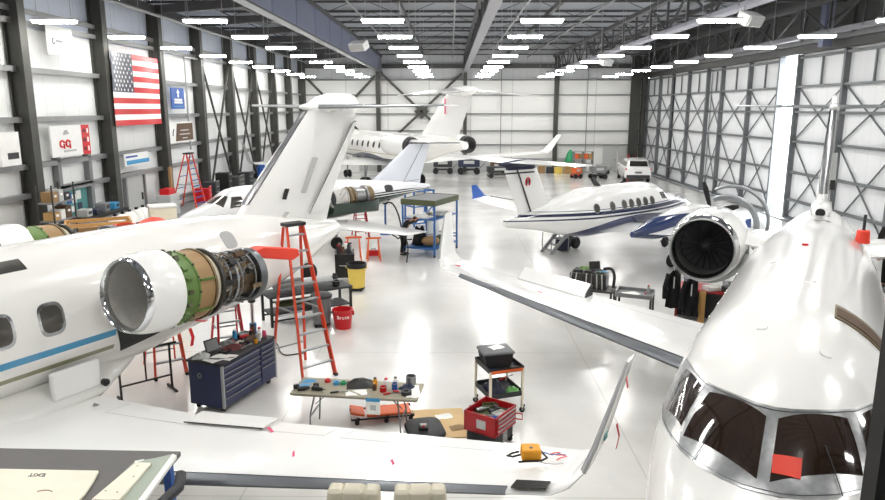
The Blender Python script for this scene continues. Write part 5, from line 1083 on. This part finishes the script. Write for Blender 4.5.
# ------------------------------------------------------------------ car
car = T('car', 'white sport utility vehicle parked facing the far wall', 'car', (14.2, 53.6, 0), -.1)
secs = []
for y, zb, zt, w_, tp in ((-2.45, .55, 1.1, .86, .98), (-2.35, .38, 1.2, .94, .98), (-1.6, .32, 1.22, .97, .97), (.8, .32, 1.2, .97, .97), (1.5, .34, 1.12, .96, .95), (2.2, .4, 1.0, .92, .92), (2.42, .5, .85, .82, .9)):
    secs.append([(-w_ * .94, y, zb), (-w_, y, zb + .15), (-w_, y, zt - .2), (-w_ * tp * .96, y, zt), (w_ * tp * .96, y, zt), (w_, y, zt - .2), (w_, y, zb + .15), (w_ * .94, y, zb)])
MB().loft(secs).b('body', 'jet_white', car, ang=30, bev=.03)
cab = [(-2.36, 1.15, 1.22, .88), (-2.05, 1.15, 1.68, .84), (-1.4, 1.15, 1.77, .82), (-.2, 1.15, 1.77, .82), (.5, 1.15, 1.66, .82), (1.25, 1.15, 1.2, .86)]
MB().loft([[(-.9, y, zb), (-w_ * .92, y, (zb + zt) / 2 + .02), (-w_ * .84, y, zt - .02), (-w_ * .7, y, zt), (w_ * .7, y, zt), (w_ * .84, y, zt - .02), (w_ * .92, y, (zb + zt) / 2 + .02), (.9, y, zb)] for y, zb, zt, w_ in cab]).b('cabin', 'jet_white', car, ang=30)
MB().prism([(-.68, -2.37, 1.27), (.68, -2.37, 1.27), (.6, -2.11, 1.63), (-.6, -2.11, 1.63)], (0, .05, .0)).b('rear_window', 'window_glass', car)
for s in (-1, 1):
    for y0, y1 in ((-1.95, -1.2), (-1.12, -.25), (-.15, .72)):
        f = lambda y, z: (s * (.845 - (z - 1.2) * .16 + .05), y, z)
        MB().prism([f(y0 + .04, 1.24), f(y1, 1.24), f(y1 - (.3 if y1 > .5 else .04), 1.6), f(y0 + .1, 1.6)], (s * .012, 0, 0)).b('side_window', 'window_glass', car)
    for y in (-1.5, 1.45): w_ = MB().lathe([(.22, -.11), (.33, -.11), (.36, -.07), (.36, .07), (.33, .11), (.22, .11)], (s * .86, y, .36), (1, 0, 0), 24, caps=True).b('wheel', 'rubber', car); MB().lathe([(0, .0), (.2, .01), (.23, .0)], (s * .975, y, .36), (s, 0, 0), 20).b('rim', 'metal', w_)
    MB().box((s * .84, -2.36, 1.05), (.2, .12, .16)).b('tail_light', 'red', car, bev=.02); MB().box((s * 1.02, .62, 1.25), (.16, .1, .14)).b('door_mirror', 'jet_white', car, bev=.02); MB().box((s * .7, 2.36, .82), (.3, .1, .14)).b('headlight', 'chrome', car)
    MB().box((s * .62, -1.0, 1.79), (.04, 1.8, .03)).b('roof_rail', 'steel_mid', car); MB().box((s * .55, -2.44, .42), (.14, .06, .06)).b('exhaust_tip', 'chrome', car)
MB().box((0, -2.42, .52), (1.7, .12, .24)).b('rear_bumper', 'charcoal', car, bev=.03); MB().box((0, -2.47, .82), (.5, .02, .13)).b('number_plate', 'grey', car); MB().box((0, -2.2, 1.7), (1.3, .25, .04)).b('spoiler', 'jet_white', car)

# ------------------------------------------------------------------ along the far wall
t = T('parts_rack', 'orange rack of covered shelves against the far wall', 'rack', (11.0, 57.5, 0), 0)
for x in (-.75, 0, .8): MB().box((x, 0, 1.0), (.06, .7, 2.0)).b('upright', 'steel_mid', t)
for z in (.2, .95, 1.35, 1.98): MB().box((0, 0, z), (1.6, .7, .05)).b('shelf', 'steel_light', t)
for k in range(6): one(MB().box((0, 0, .215), (rnd(.22, .3), .4, .43 - .06 * (k % 2))), 'parts_crate', ['orange', 'tan', 'orange', 'card', 'orange_fg', 'card'][k], ['orange crate at the left of the orange rack\'s upper shelf', 'tan crate beside the orange crate on the rack\'s upper shelf', 'orange crate right of the rack\'s upright on the upper shelf', 'cardboard box at the right end of the rack\'s upper shelf', 'bright orange crate on the rack\'s lower shelf', 'cardboard box on the rack\'s lower shelf'][k], 'crate', (10.46 + .36 * (k % 4) - (.0 if k % 4 < 2 else -.05), 57.4, 1.378 if k < 4 else .228), 0)
def small_cart(label, loc, rz, l, d, h, m, m2, cat='cart', nm='equipment_cart'):
    t = T(nm, label, cat, loc, rz); MB().box((0, 0, h * .75), (l, d, h * .5)).b('housing', m, t, bev=.03); MB().box((0, 0, h * .3), (l * .95, d * .9, .08)).b('chassis', m2, t)
    for x in (-1, 1):
        for y in (-1, 1): MB().lathe([(.03, -.05), (h * .2, -.05), (h * .2, .05), (.03, .05)], (x * l * .38, y * d * .45, h * .2), (0, 1, 0), 16, caps=True).b('wheel', 'rubber', t)
    MB().bar((l * .45, 0, h * .3), (l * .75, 0, h * .7), .04).b('tow_bar', m2, t); MB().box((0, -d * .51, h * .8), (l * .5, .02, h * .2)).b('control_panel', 'grey_light', t); return t
small_cart('dark ground power cart in front of the orange rack', (11.7, 54.6, 0), .2, 1.2, .8, 1.0, 'steel_mid', 'black')
small_cart('orange wheeled unit left of the ground power cart', (10.1, 55.2, 0), .4, .6, .6, .8, 'orange', 'orange_fg')
small_cart('long dark tow cart parked below the big jet\'s wing', (4.0, 55.5, 0), .1, 2.0, 1.0, .9, 'charcoal', 'steel_dark')
small_cart('dark tug parked behind the big jet\'s engine', (-.6, 59.0, 0), 0, 1.6, 1.1, 1.2, 'charcoal', 'black'); small_cart('navy tug parked behind the long tow cart', (1.6, 58.6, 0), .0, 1.8, 1.2, 1.3, 'navy', 'charcoal'); small_cart('grey compressor against the far wall beside the navy tug', (4.1, 59.6, 0), 0, 1.2, .8, .9, 'brown', 'black')
small_cart('grey tow unit between the orange rack and the grey wall door', (13.0, 58.9, 0), 0, 1.0, .7, .8, 'grey_light', 'steel_dark')
for x, y, w_, h_, m, l in ((9.3, 59.4, .7, .5, 'yellow', 'yellow bin against the far wall'), (10.1, 58.9, .7, .8, 'card', 'cardboard box on the floor left of the orange rack'), (7.9, 59.7, .6, .6, 'tan', 'tan box against the far wall under the column'), (8.62, 59.5, .6, .5, 'charcoal', 'dark box beside the tan box at the far wall')): t = T('storage_box', l, 'box', (x, y, 0), 0); MB().box((0, 0, h_ / 2), (w_, .5, h_)).b('body', m, t, bev=.02); MB().box((0, 0, h_), (w_ + .04, .54, .05)).b('lid', m, t)
t = T('tarp_stand', 'green tarpaulin draped over a stand at the far wall', 'tarpaulin', (10.4, 60.0, 0), 0); MB().loft([[(r * math.cos(a) * (1 + .1 * math.sin(5 * a)), r * .7 * math.sin(a), z) for a in [2 * PI * k / 20 for k in range(20)]] for r, z in ((.5, .7), (.42, 1.1), (.24, 1.7), (.06, 2.0))]).b('cover', 'green', t); MB().cyl((0, 0, 0), (0, 0, 2.0), .05).b('pole', 'steel_dark', t); MB().box((0, 0, .04), (.8, .7, .08)).b('base', 'steel_dark', t)
t = T('cylinder_rack', 'red gas bottles rack in the far right corner', 'rack', (15.7, 60.0, 0), 0); MB().box((0, 0, .1), (.9, .5, .12)).box((0, .22, .9), (.9, .05, .1)).b('frame', 'steel_dark', t)
for k in range(3): MB().lathe([(0, .16), (.12, .16), (.12, 1.3), (.05, 1.5), (.05, 1.6), (0, 1.6)], (-.28 + .28 * k, 0, 0), n=16).b('gas_bottle', ['red', 'charcoal', 'maroon'][k], t)

# ------------------------------------------------------------------ left wall
def wall_frame(y, z, w, h, x=XL + .42): return x, y, z
fl = T('flag', 'large striped flag with starred blue canton hung on the left wall', 'flag', (XL + .6, 27.95, 6.19), 0)
FW, FH = 4.3, 2.7
fx = lambda y, z: .05 * math.sin(y * 2.2 + .6) + .02 * math.sin(z * 2)
for i in range(13):
    z1 = FH / 2 - FH * i / 13; z0 = z1 - FH / 13; y0 = -FW / 2 if i > 6 else -FW / 2 + FW * .42
    MB().sheet([[(fx(y0 + (FW / 2 - y0) * k / 16, z), y0 + (FW / 2 - y0) * k / 16, z) for k in range(17)] for z in (z0, z1)], .01).b('stripe', 'red' if i % 2 == 0 else 'paper', fl)
CW, CH = FW * .42, FH * 7 / 13
MB().sheet([[(fx(-FW / 2 + CW * k / 8, z), -FW / 2 + CW * k / 8, z) for k in range(9)] for z in (FH / 2 - CH, FH / 2)], .01).b('canton', 'navy', fl)
for r in range(9):
    for c in range(6 if r % 2 == 0 else 5):
        y = -FW / 2 + CW * (c + (.55 if r % 2 == 0 else 1.05)) / 6.1; z = FH / 2 - CH * (r + .6) / 9.2; x0 = fx(y, z) + .018
        MB().prism([(x0, y + (.07 if k % 2 == 0 else .028) * math.sin(PI * k / 5), z + (.07 if k % 2 == 0 else .028) * math.cos(PI * k / 5)) for k in range(10)], (.004, 0, 0)).b('star', 'paper', fl)
def sign(name, label, yc, zc, w, h, m='white_paint', x=XL + .42, cat='sign'):
    t = T(name, label, cat, (x, yc, zc), 0); MB().box((0, 0, 0), (.05, w, h)).b('board', m, t); return t
def wtext(s, body, y, z, size, m):
    return text(body, 'lettering', m, s, frame((.03, y, z), (0, 1, 0), (0, 0, 1)), size, .004)
s = sign('wall_sign', 'white square sign with a small dark mark high on the left wall', 22.95, 7.6, 1.45, .9); MB().tube([(.03, -.42 + .07 * math.cos(a), -.02 + .09 * math.sin(a)) for a in [.6 + 5.2 * k / 14 for k in range(15)]], .014, 5).b('logo', 'charcoal', s); MB().box((.03, -.1, .0), (.01, .34, .07)).b('print_line', 'steel_mid', s)
s = sign('wall_banner', 'white banner with red logo and red side panel on the left wall', 22.98, 4.44, 2.4, .98)
MB().box((.03, .9, 0), (.01, .5, 1.0)).b('red_panel', 'red', s)
for k in range(3): MB().box((.038, .8, .3 - .3 * k), (.01, .16, .12)).b('icon', 'maroon', s); MB().box((.038, 1.02, .3 - .3 * k), (.01, .08, .16)).b('icon', 'paper', s)
for y in (-.6, -.25): MB().tube([(.03, y + .13 * math.cos(a), -.08 + .1 * math.sin(a)) for a in [.3 + 4.6 * k / 12 for k in range(13)]], .035, 5).bar((.03, y + .1, -.08), (.03, y + .1, -.24), .05).b('logo', 'red', s)
MB().prism([(.03, -.48, .2), (.03, -.15, .22), (.03, -.25, .36), (.03, -.4, .34)], (.01, 0, 0)).b('logo', 'steel_light', s); MB().box((.03, -.15, -.32), (.01, .75, .06)).b('print_line', 'grey_light', s)
s = sign('wall_banner', 'white banner with a dark end cut off by the picture\'s left edge', 19.7, 4.35, .9, .95); MB().box((.03, .1, -.2), (.01, .5, .18)).b('print_line', 'charcoal', s)
s = sign('wall_sign', 'blue upright sign with white arrow and lettering on the left wall', 32.4, 5.93, 1.5, .95, 'blue'); MB().prism([(.03, -.08, .05), (.03, -.08, .25), (.03, -.2, .25), (.03, 0, .42), (.03, .2, .25), (.03, .08, .25), (.03, .08, .05)], (.01, 0, 0)).b('arrow', 'paper', s)
for z, w_ in ((-.06, .9), (-.18, .96)): MB().box((.03, 0, z), (.01, w_, .09)).b('print_line', 'paper', s)
MB().box((.03, 0, -.36), (.01, 1.1, .04)).b('print_line', 'sky_blue', s)
s = sign('wall_banner', 'white and dark grey banner on the left wall beside the tall stepladder', 32.5, 4.4, 3.0, .92); MB().prism([(.03, -.5, .4), (.03, 1.42, .4), (.03, 1.42, -.4), (.03, -.75, -.4)], (.01, 0, 0)).b('dark_panel', 'brown', s); MB().tube([(.03, -1.05, -.15), (.03, -1.0, .05), (.03, -.9, .15)], .025, 5).b('logo', 'charcoal', s)
for z, w_ in ((.08, 1.0), (-.1, 1.3), (-.28, .6)): MB().box((.045, .35, z), (.01, w_, .05)).b('print_line', 'grey_light', s)
s = sign('wall_sign', 'white sign with light blue band over the grey door on the left wall', 27.65, 3.5, 2.1, .48); MB().box((.03, .1, -.1), (.01, 2.0, .16)).b('band', 'sky_blue', s); MB().box((.03, -.45, .12), (.01, 1.0, .07)).b('print_line', 'blue', s)
d = S(MB().box((XL + .06, 28.0, 1.9), (.1, 1.5, 1.9)).b('door_15', 'grey_light')); MB().box((XL + .14, 28.55, 1.9), (.06, .06, .3)).b('door_handle', 'steel_dark', d); S(MB().box((XL + .1, 27.15, 1.95), (.14, .12, 2.0)).box((XL + .1, 28.85, 1.95), (.14, .12, 2.0)).box((XL + .1, 28.0, 2.92), (.14, 1.8, .12)).b('door_frame', 'steel_mid', d))
wn = S(MB().box((XL + .03, 23.45, 2.3), (.06, 1.7, 1.15)).b('window_1', 'teal')); S(MB().box((XL + .12, 22.5, 2.0), (.2, .2, 4.0)).box((XL + .12, 24.45, 2.0), (.2, .2, 4.0)).box((XL + .12, 23.45, 2.92), (.2, 2.0, .14)).b('window_frame', 'steel_mid', wn))
for k, (y, z, w_, h_, m) in enumerate(((23.1, 2.5, .25, .35, 'blue'), (23.4, 2.45, .25, .3, 'paper'), (23.7, 2.55, .3, .3, 'paper'), (23.75, 2.15, .25, .25, 'navy'), (23.3, 2.1, .3, .2, 'paper'))): one(MB().box((0, 0, 0), (.02, w_, h_)), 'wall_notice', m, ['blue notice pinned at the left of the teal window', 'white notice beside the blue one on the teal window', 'white notice at the upper right of the teal window', 'navy notice at the lower right of the teal window', 'white notice at the lower middle of the teal window'][k], 'notice', (XL + .075, y, z))
# shelves and counters along the left wall
sh = T('storage_shelf', 'steel shelf crowded with parts between the first two wall columns', 'shelf', (XL + .98, 20.75, .95), 0)
for z in (.1, .65, 1.2, 1.75): MB().box((0, 0, z), (.5, 1.16, .04)).b('shelf_board', 'steel_mid', sh)
for x in (-.24, .24):
    for y in (-.6, .6): MB().box((x, y, 1.15), (.04, .04, 2.3)).b('upright', 'steel_dark', sh)
cs = ['tan', 'grey_light', 'charcoal', 'card', 'paper', 'brown', 'tan', 'steel_mid', 'card', 'charcoal', 'cream', 'grey']
ws = ['left', 'middle', 'right']; lv = ['top', 'upper', 'third', 'lowest']
for k in range(12):
    z = (2.72, 2.17, 1.62, 1.07)[k // 3] + .001; y = 20.42 + .33 * (k % 3); h_ = rnd(.22, .42)
    nm = {'tan': 'tan', 'grey_light': 'pale grey', 'charcoal': 'dark', 'card': 'cardboard', 'paper': 'white', 'brown': 'brown', 'steel_mid': 'steel', 'cream': 'cream', 'grey': 'grey'}[cs[k]]
    t = T('parts_box', '%s box at the %s of the wall shelf\'s %s board' % (nm, ws[k % 3], lv[k // 3]), 'box', (XL + .98, y, z), 0, 'boxes on the wall shelf'); MB().box((0, 0, h_ / 2), (.36, rnd(.22, .3), h_)).b('body', cs[k], t); MB().box((.185, 0, h_ * .6), (.01, .12, .07)).b('label_patch', 'paper', t)
ct = T('counter', 'dark-topped work counter along the left wall under the teal window', 'counter', (XL + .98, 23.3, .95), 0); MB().box((0, 0, 1.0), (.8, 2.6, .08)).b('top', 'black', ct); MB().box((-.05, 0, .48), (.65, 2.5, .96)).b('cabinet', 'steel_light', ct)
for k, (y, h_, m, l) in enumerate(((22.3, .25, 'grey_light', 'pale device on the left end of the wall counter'), (22.9, .18, 'navy', 'navy case on the wall counter'), (23.5, .3, 'steel_mid', 'grey instrument on the wall counter'), (24.2, .22, 'sky_blue', 'light blue box on the right end of the wall counter'))): t = T('instrument_case', l, 'case', (XL + .98, y, 1.992), .1); MB().box((0, 0, h_ / 2), (.36, .42, h_)).b('body', m, t, bev=.02); MB().box((.19, 0, h_ * .55), (.012, .24, h_ * .4)).b('front_panel', 'charcoal', t)
# drums, jugs and boxes by the door
jp = None
for k in range(5):
    y = 22.7 + .53 * k; l = 'white plastic drum in front of the dark wall counter, %s from the left' % ORD[k]
    if jp is None:
        jp = T('plastic_drum', l, 'drum', (-11.22, y, .95), 0, 'white drums by the wall counter'); MB().lathe([(0, 0), (.23, 0), (.25, .05), (.25, .78), (.16, .96), (.08, 1.0), (0, 1.0)], n=24).b('body', 'paper', jp); MB().lathe([(0, 1.08), (.06, 1.08), (.06, .98), (0, .98)], n=12).b('cap', 'black', jp); MB().box((.25, 0, .5), (.02, .16, .24)).b('label_patch', 'charcoal', jp)
    else: o = copy_tree(jp); o.location = (-11.22, y, .95); o['label'] = l
t = T('tool_cabinet', 'pale grey tool cabinet beside the grey door at the left wall', 'cabinet', (-12.2, 29.5, .95), 0); MB().box((0, 0, .45), (.6, 1.0, .9)).b('carcass', 'grey_light', t, bev=.02)
for k in range(4): MB().box((.31, 0, .15 + .2 * k), (.02, .92, .17)).b('drawer', 'grey_light', t)
one(MB().box((0, 0, .12), (.4, .7, .24)), 'tool_case', 'red', 'red case lying on the pale grey tool cabinet', 'case', (-12.2, 29.5, 1.855))
one(MB().box((0, 0, 1.0), (.1, .22, 2.0)), 'wood_plank', 'tan', 'long tan plank standing against the column right of the grey door', 'plank', (XL + .62, 30.4, .95)); 
for x, y, w_, h_, m, l in ((-12.1, 34.6, .7, .9, 'charcoal', 'dark cabinet right of the tall stepladder'), (-12.0, 36.4, .6, 1.2, 'black', 'black cabinet along the left wall beyond the stepladder'), (-12.1, 33.5, .4, .7, 'red', 'red cabinet beside the tall stepladder'), (-12.0, 38.4, 1.2, .8, 'steel_dark', 'long dark cabinet along the left wall'), (-11.9, 39.9, .7, .9, 'charcoal', 'charcoal cabinet farther along the left wall'), (-11.9, 44.2, 1.0, .9, 'blue', 'blue cabinet far along the left wall')):
    t = T('tool_cabinet', l, 'cabinet', (x, y, .95), 0); MB().box((0, 0, h_ / 2), (.7, w_, h_)).b('carcass', m, t, bev=.02)
    for k in range(3): d = MB().box((.36, 0, .2 + h_ * .3 * k + .1), (.02, w_ - .08, h_ * .28)).b('drawer', m, t); MB().box((.38, 0, .2 + h_ * .3 * k + .2), (.02, w_ * .5, .03)).b('drawer_pull', 'steel_light', d)
for k, (y, m, r) in enumerate(((42.0, 'blue', .13), (42.4, 'blue', .13), (42.8, 'blue', .13), (46.0, 'blue', .13), (46.4, 'blue', .13))): t = T('gas_bottle', 'blue gas bottle along the left wall, %s in the line' % ORD[k], 'gas bottle', (-11.6, y, .95), 0, 'blue gas bottles'); MB().lathe([(0, 0), (r, 0), (r, .95), (.05, 1.15), (.05, 1.2), (0, 1.2)], n=16).b('body', m, t); MB().lathe([(0, 1.2), (.06, 1.2), (.06, 1.34), (0, 1.34)], n=10).b('valve_cap', 'steel_light', t)
t = T('foam_box', 'white foam box on a dark stand beside the small jet\'s nose', 'box', (-9.15, 21.6, 1.9), .5); MB().box((0, 0, .26), (.8, .6, .52)).b('tub', 'cream', t, bev=.02); MB().box((0, 0, .56), (.84, .64, .08)).b('lid', 'white_paint', t, bev=.02)
t = T('stand', 'dark stand supporting the white foam box', 'stand', (-9.15, 21.6, 0), .5); MB().box((0, 0, 1.86), (1.1, .8, .06)).b('top', 'charcoal', t)
for x in (-.5, .5):
    for y in (-.35, .35): MB().box((x, y, .92), (.07, .07, 1.84)).b('leg', 'charcoal', t)
# wooden pallets and crates beyond the left fuselage
def crate(label, loc, rz, l, d, h):
    t = T('wood_crate', label, 'crate', loc, rz)
    for s in (-1, 1):
        for z in (.06, h / 2, h - .04): MB().box((0, s * d / 2, z), (l, .05, .1)).b('long_board', 'wood', t); MB().box((s * l / 2, 0, z), (.05, d, .1)).b('end_board', 'wood', t)
        for x in (-1, 1): MB().box((x * (l / 2 - .04), s * (d / 2 - .04), h / 2), (.09, .09, h)).b('corner_post', 'wood', t)
    MB().box((0, 0, .06), (l, d, .03)).b('base', 'plywood', t); return t
crate('open wooden crate frame beyond the left jet, left one', (-10.35, 19.9, 0), .5, 1.7, 1.0, 2.25); crate('open wooden crate frame beyond the left jet, right one', (-8.55, 18.9, 0), .5, 1.9, 1.0, 2.15)
one(MB().sheet([[(-.8 + .2 * i, -.4 + .2 * j, .14 * math.sin(i * .9) * math.cos(j * .7) + .1) for j in range(5)] for i in range(9)], .03), 'engine_cover', 'red_vinyl', 'orange-red cover sheet lying on the right wooden crate', 'cover', (-8.55, 18.9, 2.2), .4)
for k, (x, y, z, m, l) in enumerate(((-10.6, 19.75, .1, 'tan', 'tan carton inside the left wooden crate'), (-10.0, 20.08, .1, 'maroon', 'maroon carton inside the left wooden crate'))): t = T('carton', l, 'box', (x, y, z), .5); MB().box((0, 0, 1.0), (.5, .5, 2.0)).b('body', m, t); MB().box((0, 0, 2.005), (.5, .08, .01)).b('tape_strip', 'card', t)

# ------------------------------------------------------------------ bench and seats in the foreground
tb = T('work_table', 'tall work table with grey mat top and blue legs in the lower left corner', 'table', (-4.4, 6.2, 0), math.radians(-1.5))
MB().box((.02, 0, 1.9), (3.02, 1.08, .05)).b('top', 'mat_grey', tb); MB().box((0, 0, 1.83), (2.9, 1.08, .09)).b('apron', 'charcoal', tb)
for x in (-1.4, 1.4):
    for y in (-.5, .5): MB().box((x, y, .9), (.08, .08, 1.8)).b('leg', 'blue', tb)
MB().tube([(1.54, -.5, 1.84), (1.66, -.36, 1.82), (1.72, .02, 1.82), (1.66, .22, 1.84)], .055, 10).b('edge_bumper', 'charcoal', tb)
TB = Matrix.Translation((-4.4, 6.2, 0)) @ Matrix.Rotation(math.radians(-1.5), 4, 'Z')
ex = T('exit_panel', 'cream cabin exit panel lying upside down on the grey table mat', 'panel', on(TB, 0, 0, 1.928), math.radians(-1.5))
MB().prism([(-1.42, -.5, 0), (1.0, -.5, 0), (.99, -.35, 0), (.95, -.12, 0), (.9, .07, 0), (-1.42, .07, 0)], (0, 0, .03)).b('liner', 'cream', ex, bev=.008)
text('EXIT', 'lettering', 'charcoal', ex, frame((.34, -.04, .032), (-1, 0, 0), (.35, -1, 0)), .085, .002); MB().tube([(.6 + .08 * math.cos(a), -.36 + .05 * math.sin(a), .032) for a in [.5 + 2.2 * k / 8 for k in range(9)]], .005, 5).b('pull_mark', 'tan', ex)
t = T('foam_pad', 'grey-green foam sheet at the right end of the grey table', 'foam', on(TB, 0, 0, 1.928), math.radians(-1.5)); MB().prism([(1.12, -.52, 0), (1.55, -.52, 0), (1.5, .42, 0), (1.36, .33, 0), (1.18, .26, 0)], (0, 0, .035)).b('sheet', 'foam', t, bev=.006); MB().prism([(1.18, .25, .036), (1.26, .29, .036), (1.26, .26, .036), (1.19, .22, .036)], (0, 0, .004)).b('tape', 'paper', t); MB().prism([(1.55, -.52, 0), (1.6, -.52, -.02), (1.54, .42, -.02), (1.5, .42, 0)], (0, 0, .035)).b('edge_strip', 'paper', t)
t = T('panel_cover', 'cream cover plate lying on the foam sheet', 'plate', on(TB, 0, 0, 1.966), math.radians(-1.5))
MB().prism([(1.14, -.5, 0), (1.4, -.5, 0), (1.39, .17, 0), (1.23, .18, 0)], (0, 0, .03)).b('plate', 'cream', t, bev=.005)
for k, (x, y) in enumerate(((1.2, -.36), (1.28, .1), (1.34, -.1), (1.32, -.38))): MB().lathe([(0, 0), (.008, 0), (.008, .004), (0, .004)], (x, y, .03), n=8).b('screw', 'steel_mid', t)
for k, x in enumerate((-.95, -.29)):
    t = T('airplane_seat', ['cream leather airplane seat without its trolley, left of the pair', 'cream leather airplane seat, right of the pair at the bottom edge'][k], 'seat', (x, 6.05, .62), math.radians(-2 + 4 * k))
    def pad(c, d, r_=.05):
        return MB().box(c, d)
    for y0, w_ in ((-.17, .16), (0, .26), (.185, .16)): MB().loft([[(y0 + sx * w_ / 2 * a, -.02 + sy * .09 * a + .12 * (z / 1.2), z) for sx, sy in ((-1, -1), (-.6, -1.25), (.6, -1.25), (1, -1), (1, 1), (-1, 1))] for z, a in ((.42, .9), (.5, 1), (1.14, 1), (1.21, .9), (1.24, .6))]).b('back_cushion', 'leather', t, bev=.015)
    MB().box((0, -.3, .42), (.5, .5, .16)).b('seat_cushion', 'leather', t, bev=.04)
    for s in (-1, 1): MB().box((s * .29, -.25, .52), (.07, .5, .22)).b('armrest', 'leather', t, bev=.02)
    MB().box((0, -.2, .18), (.44, .5, .34)).b('pedestal', 'steel_mid', t)
t = T('dolly', 'wooden dolly table under the two cream seats', 'dolly', (-.62, 5.9, 0), 0); MB().box((0, 0, .58), (1.4, .95, .07)).b('deck', 'plywood', t)
for x in (-.6, .6):
    for y in (-.4, .4): MB().box((x, y, .33), (.09, .09, .44)).b('leg', 'wood', t); caster(x, y, t, .055)
# ------------------------------------------------------------------ camera
cam = bpy.data.cameras.new('camera'); co = bpy.data.objects.new('camera', cam); COL.objects.link(co)
cam.lens = 27.99; cam.sensor_width = 36; cam.clip_end = 300; cam.clip_start = .05
co.location = (0, 0, 5.5)
co.rotation_euler = (PI / 2 - math.atan(142 / 688), 0, math.atan(7.5 / (688 / math.cos(math.atan(142 / 688)))))
sc.camera = co
vs = sc.view_settings; vs.view_transform = 'Standard'; vs.look = 'None'; vs.gamma = 1.0; vs.exposure = 0.2; vs.use_curve_mapping = False
